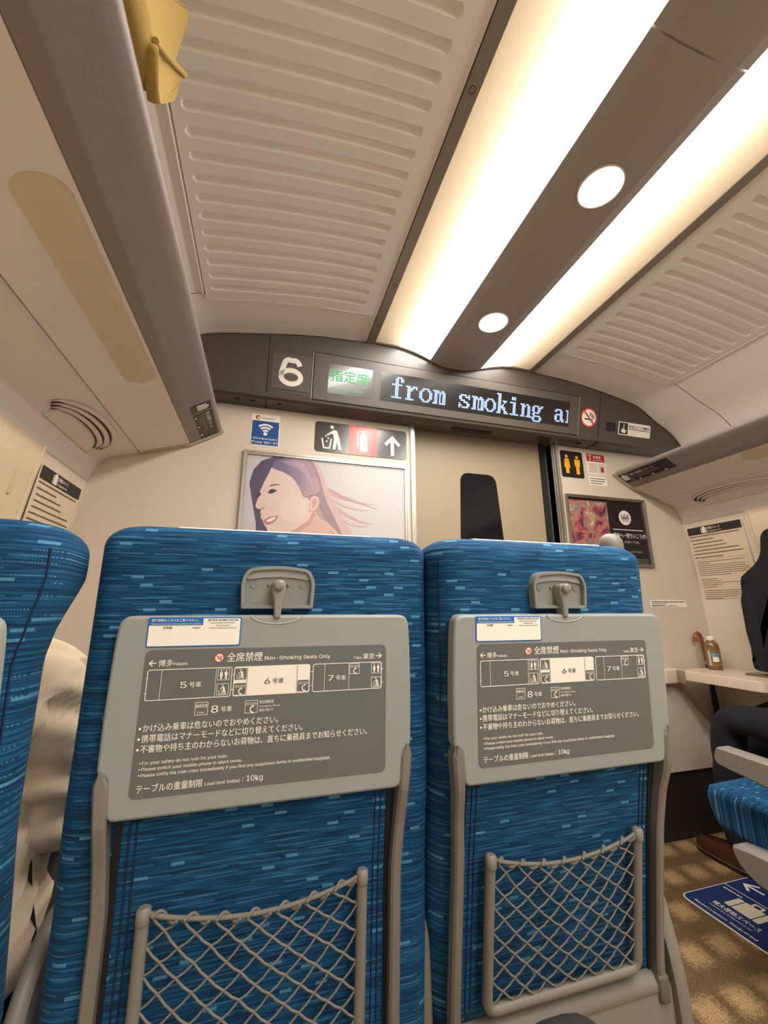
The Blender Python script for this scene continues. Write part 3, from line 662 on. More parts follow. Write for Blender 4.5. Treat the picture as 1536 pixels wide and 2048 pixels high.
put('lettering', mb, WHITE, t)
mb = MB()
for k in range(7): scrawl(mb, WF, 1.692, 1.752, 1.860-.0085*k, .0045, 0, .0024, k)
put('fine_print', mb, mat('print_red_brown', '8d5a50', .6), t)
t = sign('small_notice', 'small plain white notice with three printed lines under the emergency notice', 'sign', (1.745, 1.748, 1.735))
put('sticker', MB().plate(WF, rrect(1.687, 1.806, 1.735, 1.7855, .003), 0, .0012, .0004), WHITE, t)
mb = MB()
for k, w in enumerate((1.797, 1.792, 1.775)): scrawl(mb, WF, 1.693, w, 1.7695-.0135*k, .008, 0, .0018, k+20)
put('fine_print', mb, INK, t)
t = sign('table_notice', 'narrow white printed strip low on the end wall above the table', 'sign', (2.11, 1.748, 1.075))
put('sticker', MB().plate(WF, rrect(1.984, 2.2365, 1.0755, 1.1135, .002), 0, .0012, .0004), WHITE, t)
mb = MB(); scrawl(mb, WF, 1.993, 2.226, 1.1015, .0065, 0, .0018, 31); scrawl(mb, WF, 1.993, 2.10, 1.0915, .005, 0, .0018, 32); scrawl(mb, WF, 1.993, 2.085, 1.0805, .007, 0, .0018, 33); scrawl(mb, WF, 2.10, 2.15, 1.0815, .004, 0, .0018, 34); mb.text(WF, '10kg', 2.158, 1.0805, .0085, None, 0, .0018, .02)
put('fine_print', mb, INK, t)

# framed posters
def picture_frame(t, x0, x1, z0, z1, w, m, dep=.014):
    mb = MB()
    po = [(x0, z0), (x1, z0), (x1, z1), (x0, z1)]; pm = inset(po, w*.45); pi_ = inset(po, w)
    mb.ring(WF, po, pm, -.002, dep); mb.ring(WF, pm, pi_, -.002, dep*.75)
    return put('frame', mb, m, t)
WOMAN = {
 'hair_back': [(-0.0169, 1.3141), (-0.0524, 1.3127), (-0.0563, 1.4155), (-0.0800, 1.5197), (-0.0950, 1.5905), (-0.0827, 1.6503), (-0.0520, 1.6944), (0.0011, 1.7219), (0.0706, 1.7324), (0.1425, 1.7261), (0.1830, 1.7132), (0.2119, 1.6632), (0.2326, 1.6113), (0.2518, 1.5596), (0.2846, 1.5093), (0.3117, 1.4513), (0.3645, 1.3768), (0.4171, 1.3170), (0.2156, 1.3093), (0.1019, 1.3890)],
 'neck': [(0.0205, 1.3988), (0.1391, 1.4773), (0.1880, 1.4879), (0.2106, 1.4526), (0.2543, 1.4259), (0.3128, 1.3998), (0.3582, 1.3147), (0.0132, 1.3016), (0.0213, 1.3848)],
 'face': [(-0.0062, 1.6727), (-0.0209, 1.6339), (-0.0338, 1.6032), (-0.0440, 1.5730), (-0.0506, 1.5522), (-0.0543, 1.5288), (-0.0623, 1.5010), (-0.0634, 1.4881), (-0.0561, 1.4787), (-0.0400, 1.4741), (-0.0425, 1.4619), (-0.0378, 1.4516), (-0.0399, 1.4430), (-0.0304, 1.4296), (-0.0256, 1.4158), (-0.0140, 1.3997), (-0.0064, 1.3834), (0.0089, 1.3717), (0.0488, 1.3708), (0.1015, 1.3960), (0.1616, 1.4424), (0.1755, 1.4797), (0.1615, 1.5303), (0.1394, 1.5509), (0.1145, 1.5862), (0.0901, 1.6253), (0.0540, 1.6484), (0.0221, 1.6589)],
 'cheek': [(0.0403, 1.5214), (0.0802, 1.5464), (0.1222, 1.5422), (0.1480, 1.5146), (0.1531, 1.4782), (0.1269, 1.4403), (0.0865, 1.4236), (0.0515, 1.4430), (0.0326, 1.4775)],
 'jawshade': [(0.0488, 1.3708), (0.1015, 1.3960), (0.1616, 1.4424), (0.1755, 1.4797), (0.1921, 1.4734), (0.1692, 1.4284), (0.1158, 1.3826), (0.0763, 1.3596)],
 'hair_light': [(0.1610, 1.7187), (0.1830, 1.7132), (0.2119, 1.6632), (0.2326, 1.6113), (0.2518, 1.5596), (0.2846, 1.5093), (0.3117, 1.4513), (0.3645, 1.3768), (0.4171, 1.3170), (0.3434, 1.3286), (0.3021, 1.3920), (0.2681, 1.4487), (0.2410, 1.5063), (0.2213, 1.5573), (0.2048, 1.6165), (0.1881, 1.6764)],
 'hair_mid': [(0.1299, 1.6862), (0.1724, 1.7059), (0.2001, 1.6467), (0.2167, 1.5871), (0.2367, 1.5284), (0.2674, 1.4709), (0.2981, 1.4064), (0.3286, 1.3424), (0.2850, 1.3549), (0.2472, 1.4255), (0.2205, 1.4753), (0.2008, 1.5258), (0.1843, 1.5845), (0.1604, 1.6431)],
 'hair_front': [(-0.0074, 1.6688), (-0.0007, 1.6944), (0.0363, 1.7150), (0.0853, 1.7240), (0.1429, 1.7184), (0.1721, 1.6749), (0.1935, 1.6270), (0.2045, 1.5823), (0.1853, 1.5582), (0.1606, 1.5526), (0.1363, 1.5418), (0.1238, 1.5683), (0.1083, 1.5991), (0.0814, 1.6321), (0.0398, 1.6531), (0.0118, 1.6594)],
 'hair_sheen': [(0.0303, 1.6991), (0.0859, 1.7109), (0.1294, 1.6977), (0.1562, 1.6580), (0.1724, 1.6137), (0.1771, 1.5839), (0.1581, 1.6125), (0.1314, 1.6518), (0.0946, 1.6788), (0.0589, 1.6867)],
 'ear': [(0.1618, 1.5229), (0.1659, 1.5440), (0.1819, 1.5542), (0.1986, 1.5465), (0.2044, 1.5260), (0.1981, 1.5033), (0.1845, 1.4862), (0.1671, 1.4792), (0.1582, 1.4895), (0.1646, 1.5047)],
 'ear_in': [(0.1709, 1.5251), (0.1774, 1.5404), (0.1903, 1.5399), (0.1952, 1.5239), (0.1873, 1.5063), (0.1777, 1.4960), (0.1744, 1.5091)],
 'brow': [(-0.0160, 1.5783), (-0.0046, 1.5895), (0.0156, 1.5949), (0.0363, 1.5915), (0.0159, 1.5890), (-0.0008, 1.5839)],
 'brow2': [(-0.0595, 1.5558), (-0.0534, 1.5650), (-0.0437, 1.5687), (-0.0511, 1.5608)],
 'eye_l': [(-0.0647, 1.5352), (-0.0589, 1.5472), (-0.0478, 1.5509), (-0.0433, 1.5426), (-0.0512, 1.5319), (-0.0610, 1.5297)],
 'eye_r': [(-0.0171, 1.5519), (-0.0111, 1.5641), (0.0007, 1.5709), (0.0158, 1.5677), (0.0215, 1.5638), (0.0078, 1.5539), (-0.0074, 1.5483)],
 'iris': [(-0.0078, 1.5541), (-0.0072, 1.5658), (0.0022, 1.5681), (0.0068, 1.5597), (0.0018, 1.5520)],
 'lips': [(-0.0276, 1.4269), (-0.0204, 1.4372), (-0.0024, 1.4468), (0.0305, 1.4559), (0.0298, 1.4445), (0.0188, 1.4268), (0.0009, 1.4145), (-0.0161, 1.4122)],
 'teeth': [(-0.0160, 1.4304), (-0.0020, 1.4397), (0.0241, 1.4498), (0.0195, 1.4382), (0.0054, 1.4275), (-0.0103, 1.4237)],
 'nose_sh': [(-0.0561, 1.4787), (-0.0400, 1.4741), (-0.0278, 1.4806), (-0.0188, 1.4955), (-0.0316, 1.4875), (-0.0445, 1.4823)],
 's1': [(0.2423, 1.5816), (0.2944, 1.5591), (0.3543, 1.5461), (0.4150, 1.5374), (0.4806, 1.5305), (0.4151, 1.5328), (0.3544, 1.5392), (0.2910, 1.5490), (0.2429, 1.5650)],
 's2': [(0.2578, 1.5525), (0.3100, 1.5261), (0.3700, 1.5076), (0.4306, 1.5025), (0.3701, 1.5000), (0.3066, 1.5145), (0.2567, 1.5403)],
 's3': [(0.2810, 1.5090), (0.3332, 1.4788), (0.3932, 1.4524), (0.4577, 1.4389), (0.3933, 1.4435), (0.3297, 1.4658), (0.2814, 1.4926)],
 's4': [(0.2965, 1.4727), (0.3487, 1.4424), (0.4010, 1.4304), (0.4387, 1.4348), (0.4011, 1.4230), (0.3452, 1.4296), (0.2969, 1.4564)],
 's5': [(0.2419, 1.5968), (0.3016, 1.5673), (0.3694, 1.5456), (0.4767, 1.5109), (0.3620, 1.5374), (0.2945, 1.5538), (0.2423, 1.5831)],
 's6': [(0.2322, 1.4466), (0.2839, 1.3983), (0.3434, 1.3286), (0.3145, 1.3274), (0.2697, 1.3903), (0.2326, 1.4320)],
}
t = sign('poster', 'large framed poster of a smiling dark haired woman above the middle seat', 'poster', (.246, 1.745, 1.19))
picture_frame(t, -.1275, .620, 1.19, 1.7365, .017, ALU)
pr = put('print', MB().poly(WF, [(-.1115, 1.205), (.604, 1.205), (.604, 1.7205), (-.1115, 1.7205)], .003), mat('poster_sky', 'bcb7b6', .45, var=.03, scale=3), t)
PC = [('hair_back', '4e4460', .0036), ('s1', 'd8b0aa', .0036), ('s2', 'dfb8ae', .0038), ('s3', 'd4a8a2', .0036), ('s4', 'e2bdb2', .0038), ('s5', 'c8a0a4', .0037), ('hair_light', 'dcb8b2', .0042), ('hair_mid', 'a98a94', .0044), ('s6', 'e6c0b4', .0046), ('neck', 'e4bcae', .0040), ('jawshade', 'd8a598', .0047), ('face', 'efd2c8', .0048), ('cheek', 'f3dad1', .0050), ('nose_sh', 'dcab9f', .0052), ('hair_front', '6a5f7c', .0056), ('hair_sheen', '8b7f9a', .0058),
      ('ear', 'efc9bd', .0060), ('ear_in', 'd9a69b', .0062), ('brow', '7b6470', .0054), ('brow2', '7b6470', .0054), ('eye_l', '4d3d4a', .0054), ('eye_r', '5c4a55', .0054), ('iris', '2b2230', .0056), ('lips', 'cf7f82', .0054), ('teeth', 'f6efe9', .0056)]
def dk(c, f=.88): return ''.join('%02x' % int(int(c[i:i+2], 16)*f) for i in (0, 2, 4))
mb = MB(); ms = []
for i, (k, c, d) in enumerate(PC):
    ms.append(mat('poster_'+k, dk(c), .45, var=.05, scale=14)); pts = [(max(-.111, min(.6035, a)), max(1.2055, min(1.72, b))) for a, b in WOMAN[k]]
    mb.poly(WF, pts, d, i)
def hair_print(name, dark, pale):
    m = bpy.data.materials.new(name); m.use_nodes = True; nt = m.node_tree; b = nt.nodes['Principled BSDF']
    tc = nt.nodes.new('ShaderNodeTexCoord'); sp = nt.nodes.new('ShaderNodeSeparateXYZ'); nt.links.new(tc.outputs['Object'], sp.inputs[0])
    wv_ = nt.nodes.new('ShaderNodeTexNoise'); wv_.inputs['Scale'].default_value = 12; nt.links.new(tc.outputs['Object'], wv_.inputs['Vector'])
    mr = nt.nodes.new('ShaderNodeMapRange'); mr.inputs[1].default_value = -.22; mr.inputs[2].default_value = .06
    nt.links.new(mth(nt, 'ADD', sp.outputs['X'], mth(nt, 'MULTIPLY', mth(nt, 'SUBTRACT', wv_.outputs['Fac'], .5), .18)), mr.inputs[0])
    nt.links.new(mixc(nt, mr.outputs[0], lin(dark), lin(pale)), b.inputs['Base Color']); b.inputs['Roughness'].default_value = .45; return m
for i, (k, c, d) in enumerate(PC):
    if k in ('hair_back', 'hair_front', 'hair_sheen'): ms[i] = hair_print('poster_print_'+k, {'hair_back': '4e4460', 'hair_front': '6a5f7c', 'hair_sheen': '8b7f9a'}[k], 'c9a4a2')
put('portrait', mb, ms, pr)
def art():
    m = bpy.data.materials.new('poster_art'); m.use_nodes = True; nt = m.node_tree; b = nt.nodes['Principled BSDF']
    tc = nt.nodes.new('ShaderNodeTexCoord'); n = nt.nodes.new('ShaderNodeTexNoise'); n.inputs['Scale'].default_value = 13; n.inputs['Detail'].default_value = 6; n.inputs['Distortion'].default_value = 1.2
    nt.links.new(tc.outputs['Object'], n.inputs['Vector'])
    r = nt.nodes.new('ShaderNodeValToRGB'); e = r.color_ramp.elements; e[0].position = .25; e[0].color = lin('241622'); e[1].position = .75; e[1].color = lin('e8cfa8')
    for p, c in ((.38, '5b3048'), (.46, 'a04a58'), (.52, 'b07a5a'), (.58, '6e6a78'), (.66, 'c99a74')): k = e.new(p); k.color = lin(c)
    nt.links.new(n.outputs['Fac'], r.inputs[0]); nt.links.new(r.outputs[0], b.inputs['Base Color']); b.inputs['Roughness'].default_value = .4; return m
t = sign('poster', 'smaller framed black poster with a colourful picture half, right of the door', 'poster', (1.776, 1.745, 1.287))
picture_frame(t, 1.5095, 2.0415, 1.287, 1.668, .015, mat('frame_dark_metal', 'a29a8f', .3, .8))
pr = put('print', MB().poly(WF, [(1.525, 1.30), (2.027, 1.30), (2.027, 1.655), (1.525, 1.655)], .003, 0).poly(WF, [(1.530, 1.30), (1.779, 1.30), (1.779, 1.640), (1.530, 1.640)], .0036, 1), [mat('poster_black', '1d1519', .35), art()], t)
mb = MB().poly(WF, circle(1.893, 1.5585, .0415, 30), .0042, 0)
for k in range(9): mb.poly(WF, rrect(1.867+.006*k, 1.870+.006*k, 1.540+.010*math.sin(k*2.1), 1.575+.008*math.cos(k*1.7), .001, 2), .0046, 1)
scrawl(mb, WF, 1.866, 1.922, 1.555, .006, 1, .0046, 41)
put('emblem', mb, [mat('poster_white', 'e9e2da', .4), mat('poster_black', '1d1519', .35)], pr)
mb = MB(); scrawl(mb, WF, 1.800, 2.006, 1.487, .0075, 0, .0044, 42, .12)
mb.text(WF, '最後へ一狩りいこうぜ！', 1.800, 1.446, .030, .222, 0, .0044, .02)
mb.text(WF, '3.24-7.31', 1.868, 1.4175, .020, .098, 0, .0044, .02)
mb.text(WF, 'CAPCOM', 1.899, 1.3645, .018, .078, 1, .0044, .03)
for k in range(3): scrawl(mb, WF, 1.84, 2.015, 1.326-.010*k, .004, 1, .0044, 45+k)
put('lettering', mb, [mat('poster_white', 'e9e2da', .4), mat('poster_gold', 'b59a72', .4)], pr)

# luggage notices on the side walls
ZP = [(b, a) for a, b in SIDE_P]
def side_notice(sg, label, y0, y1, zt):
    o1 = interp(ZP, 1.15); o2 = interp(ZP, 1.53)
    v = Vector((-sg*(o1-o2), 0, .38))
    F = Frame((CX+sg*o1-sg*.003, y1 if sg > 0 else y0, 1.15), (0, -sg, 0), v); L = y1-y0
    t = sign('luggage_notice', label, 'notice', (CX+sg*1.52, (y0+y1)/2, 1.10))
    hz = zt-1.15
    put('sticker', MB().plate(F, rrect(-.006, L+.006, -.03, hz+.004, .006), 0, .0015, .0005), mat('sticker_cream', 'd9c6aa', .45), t)
    put('header', MB().poly(F, rrect(0, L, hz-.042, hz, .004), .0022), INK, t)
    mb = MB().prism(F, rrect(L*.27, L*.38, hz-.038, hz-.008, .003), .0024, .0028, 0).prism(F, rrect(L*.30, L*.35, hz-.008, hz-.003, .001), .0024, .0028, 0)
    for q in (.292, .358): mb.poly(F, [(L*q-.0012, hz-.038), (L*q+.0012, hz-.038), (L*q+.0012, hz-.008), (L*q-.0012, hz-.008)], .0032, 1)
    mb.text(F, '荷物スペース', L*.40, hz-.0205, .0155, L*.23, 0, .0028, .012).text(F, 'Baggage Area', L*.40, hz-.0345, .0125, L*.24, 0, .0028, .01)
    put('lettering', mb, [WHITE, INK], t)
    mb = MB(); yy = hz-.056
    for k, (a, b) in enumerate(((.02, .94), (.02, .46), (.04, .62), (.04, .66), (.04, .88), (.02, .92), (.02, .56))):
        scrawl(mb, F, a*L, b*L, yy, .0085, 0, .0022, k+60, .1); yy -= .0195
    mb.poly(F, [(.03*L, yy+.010), (.93*L, yy+.010), (.93*L, yy+.0108), (.03*L, yy+.0108)], .0022); yy -= .004
    for k, b in enumerate((.88, .28, .90, .88, .95, .97, .92, .62, .0, .34, .40, .70, .40, .30, .0, .74, .66, .72, .60, .34)):
        if b: scrawl(mb, F, .03*L, b*L, yy, .0048, 0, .0022, k+80, .18)
        yy -= .0105
    put('fine_print', mb, mat('print_brown', '6a5a4a', .6), t)
side_notice(-1, 'cream luggage space notice with black header on the left wall behind the window seat', 1.437, 1.718, 1.505)
side_notice(1, 'cream luggage space notice with black header on the right wall beside the hanging jacket', 1.452, 1.731, 1.516)
# window blinds in the side walls
for sg, n in ((-1, 1), (1, 2)):
    pts = [(o, z) for o, z in ((interp(ZP, z), z) for z in lins(.78, 1.552, 8))]
    mb = MB()
    for (y0, y1, e) in ((.52, 1.425, .006),):
        sec = lambda y: [(CX+sg*(o-e), y, z) for o, z in pts]+[(CX+sg*(o+.01), y, z) for o, z in pts[::-1]]
        mb.loft([sec(y0), sec(y1)])
    w = struct(put('window_%d' % n, mb, mat('blind_frame', 'd6c2a4', .5)))
    mb = MB().tube([(CX+sg*(o-.007), 1.405, z) for o, z in pts], .005, 6)
    put('frame_bead', mb, mat('blind_frame', 'd6c2a4', .5), w)
    zz = [(CX+sg*(interp(ZP, z)-.006), 1.327+(z-1.41)*.05, z) for z in (1.378, 1.395, 1.42, 1.443)]
    put('blind_handle', MB().tube(zz, [.006, .005, .004, .003], 8), mat('blind_handle', 'c3ad8d', .5), w)

# ------------------------------------------------------------------ seats
def backprof(P, z):                                              # P: (z, y) top to bottom
    Q = P[::-1]; return sum(interp(Q, min(max(z+k*.02, Q[0][0]), Q[-1][0]))*w for k, w in ((-2, .1), (-1, .2), (0, .4), (1, .2), (2, .1)))
def seat(name, label, cx, hw, P, ztop, rr=.055, hwl=None, shell_side=0, tray=True, knob=0, group='blue train seats', zc=.47, yf=None, wing=.125, fseam=0, arms=(), cushion_side=0):
    """P gives the back surface (z, y) from the top down; hw half width"""
    yb = lambda z: backprof(P, z)
    y0 = yb(.5)
    t = tag(empty(name, (cx, y0+.25, 0)), label, 'seat', group)
    th = lambda z: interp([(.3, .085), (.80, .085), (1.04, .098), (1.11, wing), (1.3, wing)], z)
    RR = rr
    def sec(z, ins=0., q=1.):
        y = yb(z)+.012; w = (hw if hwl is None else interp([(.3, hwl), (1.0, hwl), (1.10, hw), (1.4, hw)], z))-ins; T = th(z)-2*ins
        rx, ry = min(RR, w*.9)*q, min(rr*1.05, T*.6)*q; fx, fy = .03*q, min(.03, T*.35)*q
        pts = []
        for (sx, ey, ax, ay, a0, a1) in ((1, 0, rx, ry, 270, 360), (1, 1, fx, fy, 0, 90), (-1, 1, fx, fy, 90, 180), (-1, 0, rx, ry, 180, 270)):
            ox = cx+sx*(w-ax); oy = y+ins+(ay if ey == 0 else T-ay)
            for k in range(8):
                a = math.radians(a0+(a1-a0)*k/7); pts.append(Vector((ox+ax*math.cos(a), oy+ay*math.sin(a), z)))
        return pts
    zb = .47
    mb = MB(); zs = lins(zb, ztop-.035, 40)
    secs = [sec(zb+.004, .012)]+[sec(z) for z in zs]
    for k in range(1, 8):
        a = math.pi/2*k/7; secs.append(sec(ztop-.035+.035*math.sin(a), .035*(1-math.cos(a))))
    mb.loft(secs)
    back = put('backrest', mb, FAB, t)
    # stitched seams on the back panel
    for s in (-1, 1):
        mb = MB()
        for e in (0, .008): mb.tube([(cx+s*(.158+e), yb(z)+.0115, z) for z in lins(.48, .80, 12)], .0011, 5)
        put('seam', mb, SEAMM, back)
    if fseam:
        mb = MB().tube([sec(z)[4 if fseam > 0 else 27]+Vector((fseam*.0004, -.0004, 0)) for z in lins(.90, ztop-.036, 24)], .0013, 5)
        put('corner_seam', mb, SEAMM, back)
    # antimacassar over the top and front of the headrest
    w = hw*.62
    pa = [(yb(ztop)+.046, ztop+.0008), (yb(ztop)+.055, ztop+.0035), (yb(ztop)+.08, ztop+.0045), (yb(ztop-.02)+th(ztop)-.02, ztop+.001), (yb(ztop-.03)+th(ztop)+.012, ztop-.03), (yb(ztop-.3)+th(ztop-.3)+.016, ztop-.30)]
    pb = [(y-.003 if i < 3 else y-.004, z-.0045) for i, (y, z) in enumerate(pa)]
    mb = MB().loft([[Vector((x, y, z)) for y, z in pa+pb[::-1]] for x in lins(cx-w, cx+w, 6)], sm=False)
    put('headrest_cover', mb, CLOTHW, t)
    # cushion
    yc0 = yb(.5)+.09; yc1 = yf or yb(.5)+.50
    mb = MB()
    cs = []
    for k, (x, e) in enumerate([(-hw+.004, .02), (-hw+.010, .008), (-hw+.024, 0), (0, -.004), (hw-.024, 0), (hw-.010, .008), (hw-.004, .02)]):
        cs.append([Vector((cx+x, y, z)) for y, z in fillet([(yc0, zc-.135, .02), (yc1-.02-e, zc-.105+e, .02), (yc1-e, zc-.02, .02), (yc1-.012-e, zc+.012-e, .012), (yc1-.10, zc+.005-e, .05), (yc0, zc-.03-e, .01)], 4)])
    put('cushion', MB().loft(cs), FABC, t)
    # lower shroud and plinth
    ys = yb(.5)
    mb = MB().rbox(cx-hw+.005, cx+hw-.005, ys+.002, ys+.08, .10, .455, .012)
    mb.tube([(cx-hw+.02, ys+.016, .452), (cx+hw-.02, ys+.016, .452)], .017, 10)
    put('lower_shroud', mb, SHELL, t)
    put('plinth', MB().rbox(cx-.12, cx+.14, ys+.085, ys+.19, 0, .34, .01), mat('plinth_dark', '3a3632', .5), t)
    for ax in arms:                                                # armrest: (offset, width)
        o, wd = ax
        x0, x1 = cx+o-wd/2, cx+o+wd/2; ya, yz = ys+.02, ys+.345
        prof = fillet([(ya, .40, .03), (ya+.005, .60, .05), (ya+.07, .655, .03), (yz, .665, .014), (yz+.012, .632, .012), (yz+.004, .612, .012), (ya+.14, .585, .06), (ya+.10, .40, .03)], 4)
        mb = MB().loft([[Vector((x, y+(.004 if e else 0), z)) for y, z in (inset(prof, e) if e else prof)] for x, e in ((x0, .006), (x0+.006, 0), (x1-.006, 0), (x1, .006))])
        a_ = put('armrest', mb, SHELL, t)
    if shell_side:
        s = shell_side; xa, xb = cx+s*(hw-.012), cx+s*(hw+.012)
        prof = fillet([(ys-.01, .06, .02), (ys-.012, .46, .05), (ys+.02, .60, .06), (ys+.09, .655, .05), (ys+.36, .668, .02), (ys+.375, .64, .015), (ys+.18, .585, .08), (ys+.16, .30, .06), (ys+.44, .20, .05), (ys+.44, .06, .02)], 5)
        mb = MB().loft([[Vector((x, y, z)) for y, z in (inset(prof, e) if e else prof)] for x, e in ((xa, .004), (xa+s*.005, 0), (xb-s*.005, 0), (xb, .004))])
        put('side_panel', mb, SHELL, t)
    if knob:
        kx = cx+knob*(hw-.042); ky = yb(ztop)+.06; kz = ztop+.006
        mb = MB().lathe((kx, ky, kz-.055), [(.016, 0), (.016, .024), (.0165, .030), (.021, .037), (.0225, .046), (.0230, .054), (.0215, .064), (.0165, .072), (.009, .0765), (.001, .0780)], 24)
        put('grab_handle', mb, mat('handle_beige', '7f796d', .45), t)
    if not tray: return t
    # ---- folding table and its fittings.  TF: x across, y along the back (0 = table top edge, negative downwards)
    zt = 1.053; y1, y2 = yb(zt), yb(zt-.244)
    TF = Frame((cx, y1-.002, zt), (1, 0, 0), (0, y1-y2, .244))
    out = fillet([(-.190, -.2455, .012), (.1905, -.2455, .012), (.1945, -.196, .004), (.2065, -.190, .006), (.2075, -.11, .2), (.2055, -.03, .02), (.2025, .0005, .030), (.0, .0012, 0), (-.2025, .0005, .030), (-.2055, -.03, .02), (-.2075, -.11, .2), (-.2065, -.190, .006), (-.1945, -.196, .004)], 5)
    tb = put('tray_table', MB().plate(TF, out, -.012, .0085, .004), TRAY, t)
    D = .0088
    put('information_panel', MB().plate(TF, rrect(-.1670, .1665, -.2215, -.0435, .008), .006, D+.0004, .0003), PANELG, tb)
    mb = MB().tube([TF.p(a, b, .0088) for a, b in [(.0385*math.cos(q), .004-.0150*math.sin(q)) for q in lins(.25, math.pi-.25, 20)]], .0009, 5)
    put('finger_notch', mb, mat('tray_light', 'b2b1aa', .4), tb)
    # sticker (its square codes are left blank)
    mb = MB().plate(TF, rrect(-.1685, -.0487, -.0405, -.0012, .003), .006, D+.0006, .0003, 0)
    mb.poly(TF, rrect(-.1668, -.0504, -.0388, -.0028, .002), D+.0010, 1)
    mb.poly(TF, rrect(-.1668, -.0995, -.0118, -.0028, [0, 0, 0, .002]), D+.0013, 0)
    put('sticker', mb, [BLUEP, WHITE], tb)
    mb = MB().text(TF, '運行情報はこちらをご覧ください。', -.1640, -.0066, .0040, .058, 0, D+.0017, .012).text(TF, 'Please check here for operating information.', -.1640, -.0107, .0033, .0625, 0, D+.0017, .02)
    mb.text(TF, '日本語', -.1490, -.0162, .0036, .0105, 1, D+.0014).text(TF, 'English', -.1120, -.0160, .0036, .0095, 1, D+.0014)
    mb.text(TF, '運行状況 运行情况 운행 상황', -.0935, -.0062, .0030, .040, 1, D+.0014)
    for k, w in enumerate((.032, .018, .036)): mb.text(TF, ('Service status Information', 'Shinkansen', '(Sanyo-Shinkansen service)')[k], -.0735, -.0096-.0034*k, .0028, w, 1, D+.0014, 0, 'C')
    put('sticker_lettering', mb, [WHITE, INK], tb)
    # lettering and car diagram
    W_, K_, R_ = 0, 1, 2; d = D+.0009
    mb = MB()
    mb.text(TF, '全席禁煙', -.0645, -.0606, .0132, .0475, W_, d, .012).text(TF, 'Non-Smoking Seats Only', -.0138, -.0608, .0104, .0935, W_, d, .004)
    put('heading', mb, WHITE, tb); mb = MB()
    stroke(mb, TF, [(-.1612, -.0604), (-.1528, -.0604)], .0013, d); stroke(mb, TF, [(-.1574, -.0570), (-.1612, -.0604), (-.1574, -.0638)], .0013, d)
    mb.text(TF, '博多', -.1500, -.0640, .0092, .0175, W_, d, .01).text(TF, 'Hakata', -.1315, -.0638, .0074, .0168, W_, d, .004)
    put('direction_lettering', mb, WHITE, tb); mb = MB()
    mb.text(TF, 'Tokyo', .1150, -.0634, .0070, .0132, W_, d, .004).text(TF, '東京', .1300, -.0636, .0092, .0175, W_, d, .01)
    stroke(mb, TF, [(.1502, -.0600), (.1586, -.0600)], .0013, d); stroke(mb, TF, [(.1548, -.0566), (.1586, -.0600), (.1548, -.0634)], .0013, d)
    put('direction_lettering', mb, WHITE, tb)
    mb = MB(); nosmoke(mb, TF, -.0747, -.0560, .0062, d-.0004, 0, 1, 1); put('no_smoking_mark', mb, [WHITE, RED], tb)
    def box(mb, x0, x1, y0=-.1072, y1=-.0686):
        po = rrect(x0, x1, y0, y1, .003, 4); mb.ring(TF, po, inset(po, .0009), d-.0006, d)
    def ln(mb, a, b, w=.0006): stroke(mb, TF, [a, b], w, d)
    mb = MB(); box(mb, -.1620, -.0562); box(mb, .0550, .1595)
    for x in (-.1447, -.0768, .0723, .1087): ln(mb, (x, -.1065), (x, -.0693))
    mb.prism(TF, rrect(-.0537, .0510, -.1072, -.0686, .003), d-.0006, d, 0)
    for x in (-.0358, .0328): stroke(mb, TF, [(x, -.1062), (x, -.0698)], .0006, d+.0003, 1)
    for x in (-.1620, -.0562+.0012, .0550-.0012, .1595+.001):
        for y in (-.079, -.098): ln(mb, (x-.0012, y), (x+.0012, y), .0008)
    def icon(x0, y1, kind, inv=False, s=.0155):
        po = rrect(x0, x0+s, y1-s*.96, y1, .0008, 2)
        if inv: mb.poly(TF, po, d+.0003, 1); q = 0; dd = d+.0006
        else: mb.ring(TF, po, inset(po, .0006), d-.0003, d); q = 0; dd = d
        if kind == 'wc':
            toilet_man(mb, TF, x0+s*.30, y1-s*.86, s*.76, dd, q, True); toilet_man(mb, TF, x0+s*.70, y1-s*.86, s*.76, dd, q)
        elif kind == 'bin': bin_man(mb, TF, x0+s*.46, y1-s*.88, s*.80, dd, q)
        else:
            mb.text(TF, 'SOS', x0+s*.08, y1-s*.36, s*.40, s*.84, q, dd, .02)
            P = arcp(x0+s*.66, y1-s*.68, s*.24, 100, 260, 8)
            stroke(mb, TF, P, s*.09, dd, q); mb.poly(TF, circle(*P[0], s*.085, 8), dd, q); mb.poly(TF, circle(*P[-1], s*.085, 8), dd, q)
    icon(-.0748, -.0705, 'wc'); icon(-.0748, -.0897, 'bin')
    icon(-.0524, -.0706, 'bin', True); icon(-.0524, -.0902, 'sos', True); icon(.0341, -.0898, 'sos', True)
    icon(.1093, -.0700, 'sos'); icon(.1429, -.0702, 'wc'); icon(.1429, -.0902, 'bin')
    for s_, x, m_ in (('5', -.1207, 0), ('6', -.0122, 1), ('7', .0778, 0)):
        mb.text(TF, s_, x, -.0930, .0152, .0078, m_, d+.0004, .008); mb.text(TF, '号車', x+.0112, -.0922, .0078, .0150, m_, d+.0004, .02)
    mb.text(TF, '8', -.0794, -.1264, .0178, .0090, 0, d, .008).text(TF, '号車', -.0672, -.1254, .0078, .0142, 0, d, .02)
    po = rrect(-.0999, -.0835, -.1284, -.1122, .0006, 2); mb.ring(TF, po, inset(po, .0006), d-.0003, d)
    mb.text(TF, '乗務員室', -.0988, -.1188, .0052, .0142, 0, d, .02).text(TF, 'Crew', -.0962, -.1262, .0050, .0090, 0, d, .01)
    icon(-.0362, -.1135, 'sos', False, .0170)
